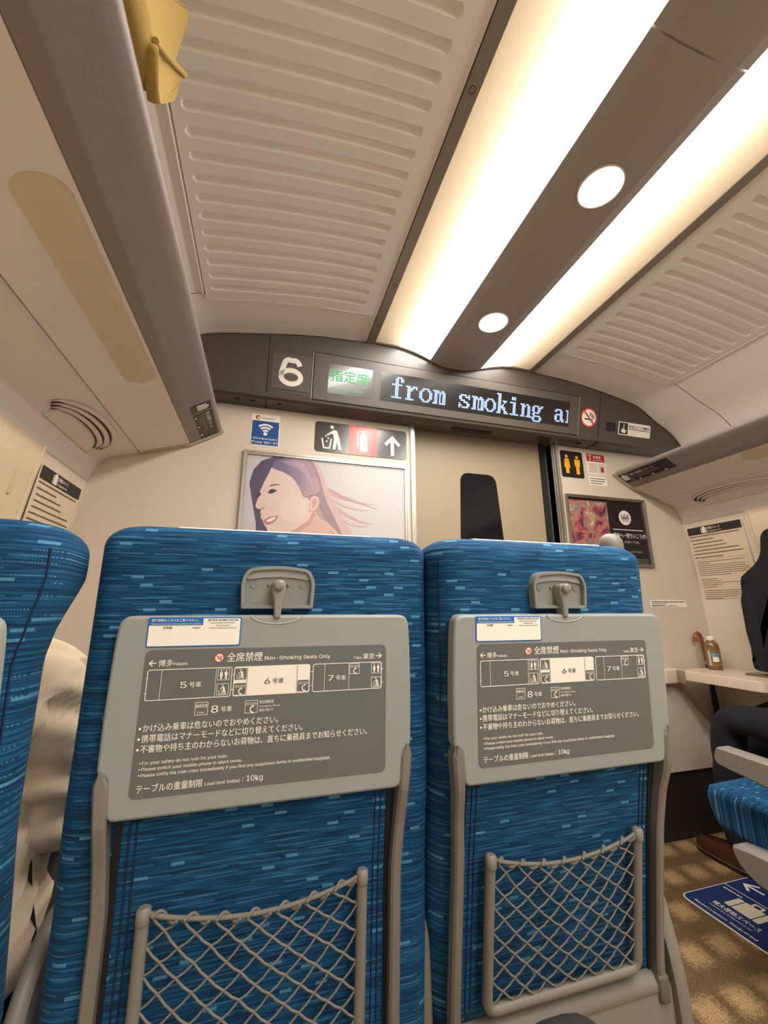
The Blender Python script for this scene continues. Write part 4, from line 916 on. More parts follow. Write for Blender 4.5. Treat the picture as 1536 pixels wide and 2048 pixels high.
    mb.text(TF, '緊急通報装置', -.0170, -.1180, .0046, .0190, 0, d, .03).text(TF, 'Emergency Phone', -.0170, -.1228, .0040, .0282, 0, d, .02).text(TF, '(通話も可能です)', -.0170, -.1282, .0040, .0190, 0, d, .02)
    put('car_diagram', mb, [mat('diagram_white', 'efe8dc', .5, var=.01), PANELG], tb)
    mb = MB()
    for s_, y, w in (('かけ込み乗車は危ないのでおやめください。', -.1437, .1690), ('携帯電話はマナーモードなどに切り替えてください。', -.1560, .2030), ('不審物や持ち主のわからないお荷物は、直ちに乗務員までお知らせください。', -.1684, .2972)):
        mb.poly(TF, circle(-.1628, y+.0034, .0016, 10), d); mb.text(TF, s_, -.1596, y, .0102, w, 0, d, .010)
    for s_, y, w in (('For your safety do not rush for your train.', -.1828, .1020), ('Please switch your mobile phone to silent mode.', -.1898, .1208), ('Please notify the train crew immediately if you find any suspicious items or unattended baggage.', -.1968, .2403)):
        mb.poly(TF, circle(-.1580, y+.0020, .0009, 8), d); mb.text(TF, s_, -.1557, y, .0076, w, 0, d, .006)
    mb.text(TF, 'テーブルの重量制限', -.1590, -.2142, .0102, .0770, 0, d, .010).text(TF, 'Load limit (table)', -.0790, -.2140, .0074, .0430, 0, d, .006).text(TF, ': 10kg', -.0328, -.2140, .0130, .0262, 0, d, .008)
    put('notice_lettering', mb, WHITE, tb)
    # latch recess above the table
    d0 = -.0095
    po = fillet([(-.0520, .0100, .003), (.0520, .0100, .003), (.0545, .050, .03), (.046, .0690, .016), (0, .0745, .09), (-.046, .0690, .016), (-.0545, .050, .03)], 6)
    pi_ = inset(po, .0055)
    hs = put('latch_housing', MB().ring(TF, po, pi_, d0-.006, .0005).poly(TF, pi_, d0+.0022).ring(TF, inset(po, .001), inset(po, .0045), -.002, .0016), mat('latch_grey', '858681', .42, var=.02), t)
    mb = MB()
    top = [(a, b) for a, b in pi_ if b > .052]; top.sort()
    led_ = top+[(.044, .0525), (.022, .0560), (0, .0570), (-.022, .0560), (-.044, .0525)]
    mb.prism(TF, led_, d0+.002, d0+.0055)
    put('ledge', mb, mat('latch_light', '9b9a92', .42), hs)
    for x in (-.0365, .0365): put('screw_plug', MB().prism(TF, circle(x, .0455, .0058, 18), d0+.002, d0+.0034), mat('latch_dark', '7f7f79', .45), hs)
    for x in (-.0142, .0142): put('pin', MB().lathe((0,0,0), [(.0021, 0), (.0021, .004), (.001, .0048)], 10, 0, Frame(TF.p(x, .0452, d0+.002), TF.u, TF.v)), mat('latch_grey', '858681', .42), hs)
    lv = fillet([(-.0095, .052, .008), (.0095, .052, .008), (.0105, .036, .012), (.0065, .024, .008), (.0045, -.004, .003), (-.0045, -.004, .003), (-.0065, .024, .008), (-.0105, .036, .012)], 4)
    mb = MB().plate(TF, lv, d0+.003, .0125, .003); mb.lathe((0,0,0), [(.0078, 0), (.0078, .006), (.0070, .0075), (.003, .008), (.0005, .008)], 20, 0, Frame(TF.p(0, .0446, .0110), TF.u, TF.v))
    put('latch', mb, mat('latch_grey_lever', '87867f', .38, var=.02), t)
    # table arms running down both sides
    for s in (-1, 1):
        pth = []
        for z in lins(.866, .462, 26): pth.append((z, yb(z)))
        mb = MB(); secs = []
        for z, y in pth:
            k = min(1, max(0, (.866-z)/.012)); wd = (.0078+.0012*min(1, max(0, (z-.80)/.03)))*math.sin(math.pi/2*max(.15, k)); xo = interp([(.46, .1880), (.70, .1890), (.80, .1955), (.87, .2010)], z); dp = .0115 if z > .80 else .0085+(.003*max(0, (z-.76)/.04))
            secs.append([Vector((cx+s*xo+a*wd, y+.010-b*dp*2, z)) for a, b in ((-1, 0), (-1, .8), (-.6, 1), (.6, 1), (1, .8), (1, 0))])
        mb.loft(secs, sm=False)
        put('tray_arm', mb, ARM, t)
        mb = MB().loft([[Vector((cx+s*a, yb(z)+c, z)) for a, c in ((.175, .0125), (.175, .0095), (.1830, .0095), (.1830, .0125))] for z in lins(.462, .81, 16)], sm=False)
        put('arm_gap_shade', mb, GAP, t)  # dark strip painted in for the shade along the inside of the arm
        yh = yb(.46)
        put('arm_hinge', MB().rbox(cx+s*.1885-.011, cx+s*.1885+.011, yh-.010, yh+.03, .430, .470, .006), mat('hinge_dark', '605c56', .45), t)
    # net pocket
    xw = .1385; zT = .700; zB = .490
    yo = lambda z, e=0: yb(z)-.004-e
    path = [(cx-xw, yo(zT), zT), (cx-xw, yo(.60), .60), (cx-xw, yo(zB+.012), zB+.012), (cx-xw+.004, yo(zB), zB+.003), (cx-xw+.014, yo(zB), zB), (cx+xw-.014, yo(zB), zB), (cx+xw-.004, yo(zB), zB+.003), (cx+xw, yo(zB+.012), zB+.012), (cx+xw, yo(.60), .60), (cx+xw, yo(zT), zT)]
    mb = MB().tube(path, .0078, 10)
    for s in (-1, 1): mb.tube([(cx+s*xw, yo(zT), zT-.014), (cx+s*xw, yo(zT), zT-.012), (cx+s*xw, yo(zT), zT+.002), (cx+s*xw, yo(zT), zT+.004)], [.0078, .0086, .0086, .0055], 10)
    put('pocket_frame', mb, mat('pocket_frame_grey', '7c766b', .45, var=.03, bump=.1), t)
    xi = xw-.006
    topz = lambda u: zT-.004-.022*math.sin(math.pi*min(1, max(0, (u+1)/2)))**.8
    mb = MB().tube([(cx+u*xi, yo(topz(u))-.001, topz(u)) for u in lins(-1, 1, 24)], .0029, 8)
    NC, NR = 7, 6
    def nodeN(i, j):
        u = -1+2*i/NC; zt_ = topz(max(-1, min(1, u))); f = j/NR
        z = zt_+(zB+.006-zt_)*f; r = random.Random(int(i*20)*131+int(j*20)*17)
        bel = .006*math.sin(math.pi*f)
        return Vector((cx+u*xi+r.uniform(-.0012, .0012), yo(z)-.001-bel*(1-u*u), z+r.uniform(-.0015, .0015)))
    for j2 in range(0, 2*NR):
        j = j2/2
        for i2 in range(0, 2*NC+1):
            if (i2+j2) % 2: continue
            i = i2/2
            for di in (-.5, .5):
                if 0 <= i+di <= NC:
                    a, b = nodeN(i, j), nodeN(i+di, j+.5); m_ = (a+b)/2+Vector((0, -.0006, -.0012))
                    mb.tube([a, m_, b], .0016 if di > 0 else .00135, 5, cap=False)
    for k in range(NC):                                             # the cord winding round the top
        u = -1+2*(k+.5)/NC
        pts = []
        for q in lins(0, 1, 8):
            uu = u+(q-.5)*.22; a = 2*math.pi*q; z = topz(uu)
            pts.append((cx+uu*xi, yo(z)-.001-.0050*math.cos(a), z+.0052*math.sin(a)))
        mb.tube(pts, .0020, 6)
    put('pocket_net', mb, NETM, t)
    return t
PB = [(1.22, .640), (1.06, .645), (.80, .652), (.70, .668), (.49, .680), (.40, .684)]
PC_ = [(1.22, .597), (1.06, .606), (.82, .622), (.70, .648), (.49, .684), (.40, .692)]
PA = [(1.22, .556), (1.06, .570), (.82, .594), (.70, .622), (.49, .668), (.40, .682)]
seat('train_seat', 'blue middle train seat, largest in view, with grey folded tray table and net pocket', .019, .250, PB, 1.186, rr=.030, arms=((.248, .022),), zc=.46)
seat('train_seat', 'blue aisle train seat with grab knob on its top corner, left of the aisle', .489, .221, PC_, 1.183, rr=.045, shell_side=1, knob=1, fseam=-1, zc=.46)
seat('train_seat', 'blue window train seat cut off by the left edge of the picture', -.485, .236, PA, 1.172, rr=.045, hwl=.214, wing=.135, fseam=1, arms=((.232, .022),), zc=.46)
PD = [(1.22, .61), (1.06, .62), (.82, .63), (.70, .65), (.49, .68), (.40, .69)]
seat('train_seat', 'blue aisle train seat across the aisle, its cushion corner above the blue floor sticker', 1.61, .222, PD, 1.18, tray=False, arms=((-.262, .046),), zc=.508, yf=1.142)
seat('train_seat', 'blue window train seat by the right wall, under the person in dark trousers', 2.088, .205, PD, 1.18, tray=False, zc=.495, yf=1.13)
# pale side beam under the cushion of the seat across the aisle
dseat = [o for o in COL.objects if o.name.startswith('train_seat')][3]
prof = fillet([(.70, .345, .02), (.70, .40, .02), (.93, .425, .05), (1.032, .415, .03), (1.012, .362, .03), (.96, .335, .04)], 5)
mb = MB().loft([[Vector((x, y, z)) for y, z in (inset(prof, e) if e else prof)] for x, e in ((1.318, .008), (1.326, 0), (1.366, 0), (1.372, .006))])
put('side_beam', mb, SHELL, dseat)

# ------------------------------------------------------------------ table, bottle, phone, umbrella
t = tag(empty('wall_table', (2.19, 1.55, .72)), 'cream fold-down table at the end wall carrying the bottle and phone', 'table')
F = Frame((0, 0, .722), (1, 0, 0), (0, 1, 0))
put('tabletop', MB().plate(F, rrect(2.036, 2.335, 1.318, 1.706, [.03, .02, .008, .008], 6), 0, .043, .004), CREAMW, t)
put('raised_rim', MB().ring(F, rrect(2.039, 2.332, 1.321, 1.703, .02, 5), rrect(2.045, 2.326, 1.327, 1.697, .018, 5), .040, .0446), CREAMW, t)
put('bracket', MB().rbox(1.957, 2.060, 1.700, 1.752, .700, .770, .006), CREAMW, t)
put('bracket_hinge', MB().rbox(2.028, 2.040, 1.66, 1.712, .705, .766, .003), mat('hinge_grey', '8a7c6c', .4), t)
ZT = .7652
b = tag(empty('bottle', (2.238, 1.655, ZT)), 'small brown drink bottle with white cap standing on the wall table', 'bottle')
O = (2.238, 1.655, ZT)
put('bottle_body', MB().lathe(O, [(.001, 0), (.028, 0), (.0315, .003), (.0318, .012), (.0312, .018), (.0318, .03), (.0318, .098), (.0312, .104), (.0305, .108), (.0318, .112), (.029, .124), (.022, .136), (.0175, .141), (.0172, .146), (.001, .146)], 28), mat('bottle_drink', '7a5a30', .12, var=.1, scale=40, spec=.7), b)
cp = put('cap', MB().lathe(O, [(.0185, .1435), (.0190, .145), (.0190, .161), (.0182, .1635), (.001, .1637)], 28), mat('bottle_cap', 'e6d8c2', .4), b)
def wrap(a0, a1, z0, z1, r, n=16):
    return [[Vector((O[0]+r*math.cos(math.radians(a)), O[1]+r*math.sin(math.radians(a)), O[2]+z)) for z in (z0, z1)] for a in lins(a0, a1, n)]
def band(mb, a0, a1, z0, z1, r, mi=0):
    W = wrap(a0, a1, z0, z1, r); vs = [p for q in W for p in q]
    return mb.add(vs, [(2*i, 2*i+2, 2*i+3, 2*i+1) for i in range(len(W)-1)], mi, True)
mb = MB(); band(mb, 0, 360, .020, .096, .03195, 0); band(mb, 205, 262, .062, .082, .0321, 1); band(mb, 210, 258, .040, .062, .0321, 2); band(mb, 176, 196, .020, .094, .0321, 3)
lb = put('label', mb, [mat('bottle_label_brown', '8e6f47', .4, var=.15, scale=60), mat('bottle_label_blue', '5d8fa6', .4), mat('bottle_label_cream', 'efe4cf', .4, var=.2, scale=90), mat('bottle_label_grey', 'b9b3a2', .4)], b)
u = tag(empty('umbrella', (2.30, 1.728, 0)), 'folded umbrella with curved brown wooden handle leaning behind the bottle', 'umbrella')
hk = [(2.224, 1.722, .896), (2.222, 1.722, .918), (2.230, 1.722, .934), (2.244, 1.722, .941), (2.258, 1.722, .934), (2.264, 1.722, .918), (2.266, 1.722, .895), (2.272, 1.722, .84), (2.276, 1.723, .80)]
put('crook_handle', MB().tube(hk, [.0095]*6+[.0092, .0088, .0085], 12), mat('handle_wood', '8a4a22', .35, var=.2, scale=60, coat=.3), u)
put('shaft', MB().tube([(2.276, 1.723, .80), (2.318, 1.727, .012)], .004, 8), ALU, u)
put('folded_canopy', MB().tube([(2.279, 1.7235, .78), (2.288, 1.725, .60), (2.302, 1.726, .30), (2.314, 1.727, .08)], [.009, .0135, .0145, .008], 12), mat('umbrella_cloth', '1c1c22', .8), u)
p_ = tag(empty('phone', (2.22, 1.40, ZT)), 'dark phone lying flat on the cream wall table', 'phone')
put('phone_body', MB().rbox(2.181, 2.257, 1.332, 1.482, ZT+.0003, ZT+.0088, .003), mat('phone_case', '6d5d4d', .4), p_)
put('phone_screen', MB().plate(Frame((0, 0, ZT+.0086), (1, 0, 0), (0, 1, 0)), rrect(2.184, 2.254, 1.335, 1.479, .006), 0, .0007, .0003), mat('phone_glass', '0c0b0d', .1), p_)

# ------------------------------------------------------------------ hanging jacket on its hook
t = tag(empty('jacket', (2.27, 1.25, .79)), 'dark navy suit jacket hanging on the right wall above the table', 'jacket')
half = [(1.25, 1.438), (1.295, 1.436), (1.318, 1.428), (1.334, 1.400), (1.343, 1.335), (1.356, 1.305), (1.405, 1.262), (1.446, 1.224), (1.457, 1.20), (1.464, 1.10), (1.470, .93), (1.478, .80), (1.47, .783), (1.25, .776)]
outl = half[:-1]+[(2.5-a, b_) for a, b_ in half[::-1] if a > 1.25]+[]
outl = half[:-1]+[(1.25, .776)]+[(2.5-a, b_) for a, b_ in half[-2:0:-1]]
outl = fillet([(a, b_, .02) for a, b_ in outl], 2)
mb = MB()
mb.loft([[Vector((x+.006*math.sin(y*60), y, z)) for y, z in (inset(outl, e) if e else outl)] for x, e in ((2.205, .05), (2.212, .03), (2.226, .010), (2.25, 0), (2.29, .0), (2.312, .012), (2.318, .03))])
jk = put('jacket_body', mb, mat('navy_wool', '0a0b11', .85, var=.12, scale=25, bump=.3), t)
for s in (-1, 1):
    put('sleeve', MB().tube([(2.245, 1.25+s*.165, 1.19), (2.234, 1.25+s*.172, 1.10), (2.226, 1.25+s*.172, .96), (2.228, 1.25+s*.168, .82), (2.228, 1.25+s*.168, .79)], [.030, .042, .040, .034, .032], 14), mat('navy_wool', '0a0b11', .85), t)
h = tag(put('coat_hook', MB().tube([(2.33, 1.25, 1.462), (2.30, 1.25, 1.455), (2.285, 1.25, 1.448), (2.28, 1.25, 1.462), (2.283, 1.25, 1.474)], .005, 8).rbox(2.325, 2.338, 1.235, 1.265, 1.44, 1.485, .004), CREAMW), 'small cream coat hook on the right wall holding the dark jacket', 'hook')

# ------------------------------------------------------------------ people
def skin(V, E, root=0, lv=2):
    """one smooth body grown along a skeleton; V: (x, y, z, radius)"""
    me = bpy.data.meshes.new('skin'); me.from_pydata([v[:3] for v in V], E, [])
    o = bpy.data.objects.new('skin', me); COL.objects.link(o)
    m = o.modifiers.new('s', 'SKIN'); m.use_smooth_shade = True
    sv = me.skin_vertices[0].data
    for i, v in enumerate(V):
        r = v[3]; sv[i].radius = r if isinstance(r, tuple) else (r, r)
    for i in range(len(V)): sv[i].use_root = (i == root)
    s = o.modifiers.new('sub', 'SUBSURF'); s.levels = lv; s.render_levels = lv
    dg = bpy.context.evaluated_depsgraph_get(); dg.update()
    ev = o.evaluated_get(dg).to_mesh()
    vs = [v.co.copy() for v in ev.vertices]; fs = [list(p.vertices) for p in ev.polygons]
    o.evaluated_get(dg).to_mesh_clear(); bpy.data.objects.remove(o)
    return vs, fs
from mathutils import noise
def cloth(V, E, amp, stretch, root=0, lv=2):
    vs, fs = skin(V, E, root, lv)
    bm = bmesh.new(); bv = [bm.verts.new(v) for v in vs]
    for f in fs:
        try: bm.faces.new([bv[i] for i in f])
        except ValueError: pass
    bm.normal_update()
    out = [v.co+v.normal*amp*noise.noise(Vector((v.co.x*stretch[0], v.co.y*stretch[1], v.co.z*stretch[2]+v.co.y*stretch[3]))) for v in bv]
    bm.free(); return MB().add(out, fs, 0, True)
def chain(V, E, start, pts):
    p = start
    for q in pts: V.append(q); E.append((p, len(V)-1)); p = len(V)-1
    return p
def hand(V, E, w, d, up, side, L=.085, curl=.5):
    """palm and five fingers rooted at wrist index w; d forward, side towards the thumb"""
    W = Vector(V[w][:3]); d = Vector(d).normalized(); up = Vector(up).normalized(); side = Vector(side).normalized()
    palm = W+d*.05; V.append((*palm, (.034, .016))); pi_ = len(V)-1; E.append((w, pi_))
    for k, (o, l) in enumerate(((.026, .92), (.009, 1.0), (-.009, .95), (-.026, .76))):
        b0 = palm+d*.035+side*o; q1 = b0+d*L*.42*l-up*.006; q2 = q1+(d*.7-up*curl).normalized()*L*.34*l; q3 = q2+(d*.4-up*curl*1.4).normalized()*L*.26*l
        V.append((*b0, .0100)); E.append((pi_, len(V)-1)); chain(V, E, len(V)-1, [(*q1, .0090), (*q2, .0082), (*q3, .0070)])
    tb0 = W+d*.025+side*.028; q1 = tb0+(d*.7+side*.6).normalized()*.034; q2 = q1+(d+side*.05-up*.2).normalized()*.028
    V.append((*tb0, .013)); E.append((w, len(V)-1)); chain(V, E, len(V)-1, [(*q1, .0105), (*q2, .0085)])
SKINM = mat('skin_tone', 'd8a886', .5, var=.05)
HAIRM = mat('black_hair', '15110f', .5, var=.2, scale=60)
def head(t, c, fwd_, up_, s=1.):
    f = Vector(fwd_).normalized(); u_ = Vector(up_).normalized(); r = f.cross(u_).normalized(); c = Vector(c)
    mb = MB(); n = 24; secs = []
    for k in range(15):
        a = math.pi*k/14; z = -math.cos(a)*.115*s; rr = math.sin(a)
        wx = .076*s*rr**.8*(1-.22*max(0, -z/(.115*s))); wy = .092*s*rr**.8*(1-.12*max(0, -z/(.115*s)))
        secs.append([c+r*(wx*math.cos(2*math.pi*i/n))+f*(wy*math.sin(2*math.pi*i/n)+.004)+u_*z for i in range(n)])
    mb.loft(secs)
    mb.loft([[c+f*(.082+d)*s+r*(w*math.cos(q))*s+u_*(z+w*.6*math.sin(q))*s for q in lins(0, 2*math.pi*7/8, 7)] for d, w, z in ((-.01, .010, .02), (.008, .010, .0), (.022, .013, -.018), (.012, .011, -.026), (-.006, .008, -.03))])
    for e in (-1, 1): mb.loft([[c+r*e*(.072+dx)*s+f*(-.005+.018*k_*math.cos(q))*s+u_*(.0+.032*k_*math.sin(q))*s for q in lins(0, 2*math.pi*9/10, 9)] for dx, k_ in ((-.006, .6), (.006, 1.), (.012, .8), (.006, .3))])
    return mb
def face(par, c, fwd_, up_, s=1.):
    f = Vector(fwd_).normalized(); u_ = Vector(up_).normalized(); r = f.cross(u_).normalized(); c = Vector(c)
    for e in (-1, 1):
        put('eye', MB().lathe((0,0,0), [(.001, .004), (.008, .002), (.011, -.004)], 12, 0, Frame(c+f*.086*s+r*e*.031*s+u_*.012*s, r, u_)), mat('eye_dark', '221a18', .2), par)
    put('mouth', MB().tube([c+f*(.086-.25*x*x*30)*s+r*x*s-u_*.052*s for x in lins(-.024, .024, 8)], .0035, 6), mat('lip_tone', 'a8685c', .5), par)
    mb = MB(); n = 24; secs = []
    for k in range(4, 15):
        a = math.pi*k/14; z = -math.cos(a)*.120*s; rr = max(.02, math.sin(a))
        secs.append([c+r*(.084*s*rr**.75*math.cos(2*math.pi*i/n))+f*((.098 if math.sin(2*math.pi*i/n) < .35 else .098*(.80 if z < .055*s else 1))*s*rr**.75*math.sin(2*math.pi*i/n)-.006)+u_*z for i in range(n)])
    put('hair', MB().loft(secs), HAIRM, par)

# passenger by the right wall: only legs and one shoe reach into the picture
t = tag(empty('person', (2.09, 1.0, 0)), 'seated person in dark navy trousers and brown shoes on the right, mostly out of view', 'person')
V = [(2.09, .93, .60, .115)]; E = []
ch = chain(V, E, 0, [(2.09, .915, .76, (.135, .105)), (2.09, .905, .92, (.150, .105)), (2.09, .915, 1.02, (.10, .075)), (2.09, .93, 1.10, .052), (2.09, .945, 1.16, .05)])
for s in (-1, 1):
    kn = chain(V, E, 0, [(2.09+s*.08, 1.0, .59, .060), (2.09+s*.10, 1.22, .60, .054), (2.09+s*.105, 1.44, .595, .044)])
    chain(V, E, kn, [(2.09+s*.10, 1.475, .40, .038), (2.09+s*.095, 1.49, .14, .030), (2.09+s*.095, 1.50, .05, .026), (2.09+s*.095, 1.60, .028, .018)])
    wr = chain(V, E, 2, [(2.09+s*.165, .91, .985, .05), (2.09+s*.185, .90, .86, .043), (2.09+s*.19, .93, .74, .036), (2.09+s*.14, .97, .715, .030), (2.09+s*.09, 1.00, .710, .022)])
    hand(V, E, wr, (-s*.6, .6, -.12), (0, 0, 1), (-s*.6, -.6, 0))
vs, fs = skin(V, E)
mb = MB().add(vs, fs, 0, True); hm = head(t, (2.09, .975, 1.25), (0, 1, -.15), (0, .15, 1)); mb.add(hm.v, hm.f, 0, True)
put('body', mb, SKINM, t); face(t, (2.09, .975, 1.25), (0, 1, -.15), (0, .15, 1))
V = [(2.09, .94, .61, .128)]; E = []
for s in (-1, 1): chain(V, E, 0, [(2.09+s*.08, 1.0, .60, .090), (2.09+s*.10, 1.22, .607, .084), (2.09+s*.105, 1.45, .602, .070), (2.09+s*.102, 1.485, .42, .066), (2.09+s*.096, 1.50, .20, .056), (2.09+s*.096, 1.50, .075, .055)])
put('trousers', cloth(V, E, .010, (14, 14, 14, 0)), mat('navy_trouser', '14141d', .85, var=.1, bump=.2), t)
V = [(2.09, .925, .68, (.15, .12))]; E = []
chain(V, E, 0, [(2.09, .91, .80, (.152, .118)), (2.09, .90, .94, (.162, .115)), (2.09, .915, 1.03, (.10, .08)), (2.09, .922, 1.065, .06)])
for s in (-1, 1): chain(V, E, 2, [(2.09+s*.168, .91, .99, .060), (2.09+s*.187, .90, .86, .053), (2.09+s*.192, .93, .74, .048), (2.09+s*.14, .97, .715, .040), (2.09+s*.105, .99, .712, .033)])
put('shirt', cloth(V, E, .008, (18, 18, 18, 0)), mat('white_shirt', 'd9d6cf', .8), t)
for s in (-1, 1):
    x = 2.09+s*.095; sh = [(x, 1.415), (x+.028, 1.43), (x+.036, 1.50), (x+.040, 1.59), (x+.034, 1.66), (x+.012, 1.70), (x-.012, 1.70), (x-.034, 1.66), (x-.040, 1.59), (x-.036, 1.50), (x-.028, 1.43)]
    sh = fillet([(a, b_, .02) for a, b_ in sh], 2); F = Frame((0, 0, 0), (1, 0, 0), (0, 1, 0))
    rings = [(0.014, sh, 0), (.028, inset(sh, .001), 0)]
    so = put('shoe', MB().loft([[Vector((a, b_, z*(1+.9*max(0, (1.60-b_)/.18)) if k else z)) for a, b_ in inset(sh, e)] for k, (e, z) in enumerate(((.001, .014), (-.001, .028), (.004, .044), (.014, .058), (.024, .064)))]), mat('brown_leather', '4a2a1a', .3, var=.15, coat=.3), t)
    put('sole', MB().prism(F, inset(sh, -.003), .0005, .016), mat('shoe_sole', '231711', .5), so)
    put('welt', MB().tube([(a, b_, .017) for a, b_ in inset(sh, -.003)], .0016, 5, closed=True), mat('shoe_welt', '8a6a4c', .5), so)

# passenger in the window seat: shoulder and sleeve of a cream coat in the gap between the seats
t = tag(empty('person', (-.48, .90, 0)), 'person in a cream coat, shoulder and sleeve showing between window seat and middle seat', 'person')
V = [(-.485, .90, .565, (.10, .09))]; E = []
chain(V, E, 0, [(-.485, .895, .72, (.11, .085)), (-.485, .905, .88, (.11, .08)), (-.49, .94, .985, (.09, .07)), (-.505, .985, 1.03, .05)])
for s in (-1, 1):
    kn = chain(V, E, 0, [(-.485+s*.08, .98, .56, .078), (-.485+s*.085, 1.18, .57, .068), (-.485+s*.085, 1.36, .56, .055)])
    chain(V, E, kn, [(-.485+s*.085, 1.40, .36, .048), (-.485+s*.085, 1.42, .12, .036), (-.485+s*.085, 1.45, .05, .034), (-.485+s*.085, 1.55, .035, .03)])
    wr = chain(V, E, 2, [(-.485+s*.13, .91, .935, .036), (-.485+s*.155, .91, .82, .032), (-.485+s*.155, .945, .70, .028), (-.485+s*.13, 1.06, .68, .024), (-.485+s*.08, 1.15, .675, .022)])
    hand(V, E, wr, (-s*.5, 1, -.05), (0, 0, 1), (-s*1, -.5, 0))
vs, fs = skin(V, E); mb = MB().add(vs, fs, 0, True)
HF, HU = (-.05, .75, -.66), (-.25, .62, .72); HC = (-.535, 1.085, 1.085)
hm = head(t, HC, HF, HU, .92); mb.add(hm.v, hm.f, 0, True)
put('body', mb, SKINM, t); face(t, HC, HF, HU, .92)
V = [(-.478, .945, .46, .190)]; E = []
chain(V, E, 0, [(-.480, .925, .58, .178), (-.485, .895, .74, (.150, .125)), (-.487, .905, .88, (.150, .12)), (-.485, .93, .985, (.105, .075)), (-.498, .965, 1.015, .06)])
for s in (-1, 1): chain(V, E, 3, [(-.487+s*.150, .91, .938, .064), (-.487+s*.158, .905, .84, .060), (-.487+s*.160, .93, .70, .056), (-.487+s*.13, 1.06, .68, .046), (-.487+s*.09, 1.135, .677, .036)])
put('coat', cloth(V, E, .024, (4, 7, 30, 18), lv=3), mat('cream_coat', 'dcc8ac', .8, var=.04, bump=.15), t)
V = [(-.485, .93, .545, .12)]; E = []
for s in (-1, 1): chain(V, E, 0, [(-.485+s*.08, .99, .565, .085), (-.485+s*.085, 1.19, .575, .075), (-.485+s*.085, 1.37, .565, .062), (-.485+s*.085, 1.41, .36, .056), (-.485+s*.085, 1.425, .12, .048)])
put('trousers', cloth(V, E, .008, (14, 14, 14, 0)), mat('dark_trouser', '2a2622', .85), t)

# ------------------------------------------------------------------ bags
t = tag(empty('cloth_bag', (-.29, .52, 1.815)), 'yellow cloth bag poking over the edge of the left luggage rack', 'bag')
YM = mat('yellow_cloth', 'a88a46', .85, var=.08, scale=20, bump=.35, bscale=500)
def shrink(ol, e):
    cy_ = sum(a for a, b_ in ol)/len(ol); cz_ = sum(b_ for a, b_ in ol)/len(ol); k = 1-e*6
    return [(cy_+(a-cy_)*k, cz_+(b_-cz_)*k) for a, b_ in ol]
def pouch(ol, xs_, name, amp=.004):
    mb = MB(); mb.loft([[Vector((x+amp*math.sin(y*40+z*25), y, z)) for y, z in shrink(ol, e)] for x, e in xs_]); return put(name, mb, YM, t)
ol = fillet([(.30, 1.822, .03), (.415, 1.822, .03), (.525, 1.822, .02), (.556, 1.86, .02), (.592, 1.985, .02), (.611, 2.125, .012), (.602, 2.155, .01), (.50, 1.985, .10), (.40, 2.02, .06), (.30, 2.0, .05)], 4)
pouch(ol, ((-.205, .030), (-.209, .014), (-.222, .002), (-.25, -.002), (-.285, .006), (-.30, .02), (-.305, .05)), 'pouch')
for k in (0, .013):
    put('hem', MB().tube([(-.213+.0*k, .602-k*.9, 2.150-k*.4), (-.212, .552-k*.9, 2.066-k*.4), (-.214, .502-k*.9, 1.983-k*.4), (-.214, .45-k*.9, 1.90-k*.4)], .0028, 6), YM, t)
fl = fillet([(.470, 1.835, .01), (.520, 1.885, .02), (.590, 1.985, .005), (.622, 2.020, .003), (.597, 1.960, .01), (.565, 1.865, .02), (.545, 1.826, .006), (.515, 1.824, .01)], 3)
pouch(fl, ((-.200, .012), (-.204, .003), (-.212, .0), (-.218, .004)), 'folded_corner', .006)
put('strap', MB().tube([(-.199, .475, 1.845), (-.197, .53, 1.905), (-.198, .585, 1.975), (-.201, .612, 2.010)], .0045, 8), YM, t)

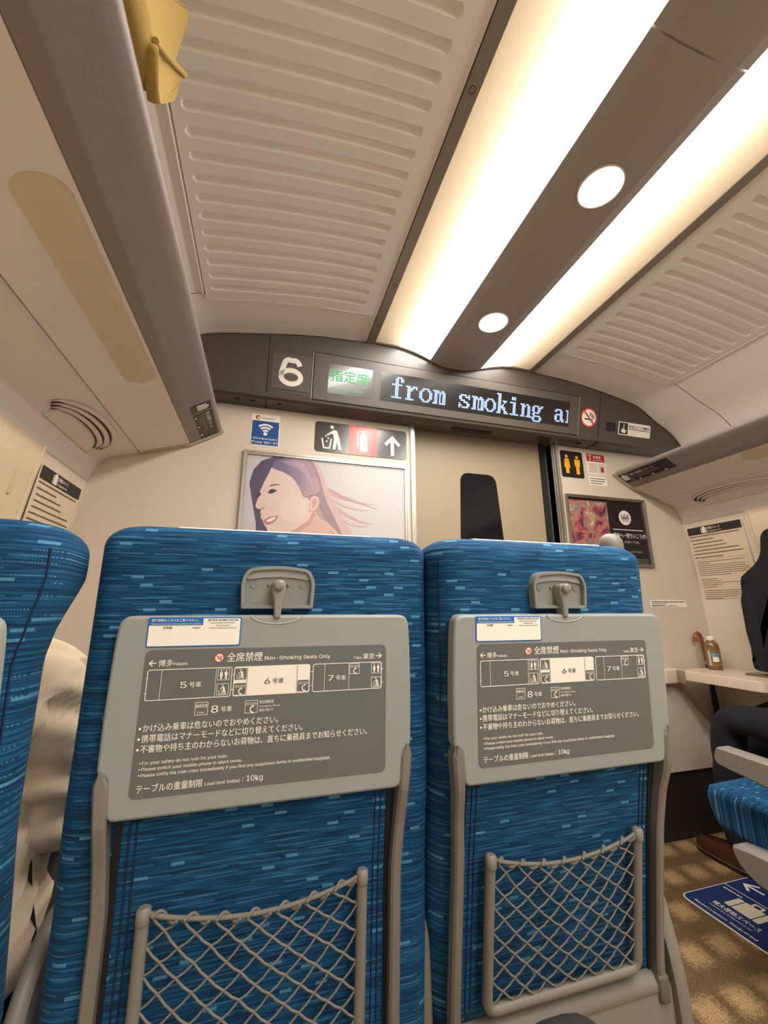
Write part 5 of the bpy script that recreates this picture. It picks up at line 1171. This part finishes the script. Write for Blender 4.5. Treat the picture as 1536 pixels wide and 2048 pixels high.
t = tag(empty('bag', (.296, .411, 0)), 'top of a black rounded bag standing in front of the aisle seat', 'bag')
BM = mat('bag_black', '1d1b19', .75, var=.1, bump=.3)
put('bag_body', MB().rbox(.246, .346, .372, .450, .0, .684, .038, 6), BM, t)
put('zip_rim', MB().tube([(a, b_, .652) for a, b_ in rrect(.2455, .3465, .3715, .4505, .038, 6)], .0045, 6, closed=True), mat('bag_rim', '0c0b0a', .5), t)

# ------------------------------------------------------------------ blue sticker on the carpet
t = tag(empty('floor_sticker', (1.8, 1.32, .0)), 'dark blue luggage reservation sticker on the aisle carpet by the seat cushion', 'floor sticker')
UF_ = Frame((1.600, 1.476, 0), (0, -1, 0), (1, 0, 0))
mb = MB().plate(UF_, rrect(0, .312, 0, .43, .03, 6), .0005, .003, .001, 0); mb.poly(UF_, rrect(.004, .308, .004, .426, .027, 6), .0034, 1)
put('sticker', mb, [WHITE, mat('sticker_navy', '1c2f66', .45)], t)
mb = MB(); mb.text(UF_, 'Reservation Required', .040, .0215, .0205, .208, 0, .0040, .012)
mb.text(UF_, '特大荷物スペース', .068, .072, .028, .155, 0, .0040, .015)
mb.text(UF_, 'Oversized baggage area', .070, .055, .010, .14, 0, .0040, .01)
scrawl(mb, UF_, .018, .085, .200, .010, 0, .0040, 5)
mb.poly(UF_, [(.004, .2275), (.308, .2275), (.308, .2305), (.004, .2305)], .0040)
stroke(mb, UF_, [(.033, .301), (.095, .301)], .010, .0040); stroke(mb, UF_, [(.062, .331), (.030, .301), (.062, .271)], .010, .0040)
put('lettering', mb, WHITE, t)
mb = MB().prism(UF_, rrect(.083, .104, .112, .190, .004), .0036, .0042).prism(UF_, rrect(.108, .172, .112, .190, .002), .0036, .0042).prism(UF_, rrect(.176, .197, .112, .190, .004), .0036, .0042)
mb.ring(UF_, rrect(.122, .158, .190, .216, .005), rrect(.130, .150, .190, .208, .003), .0036, .0042)
put('suitcase_icon', mb, mat('icon_cream', 'd8ccb4', .5), t)

bpy.data.objects.remove(_fo); bpy.data.objects.remove(_jo)
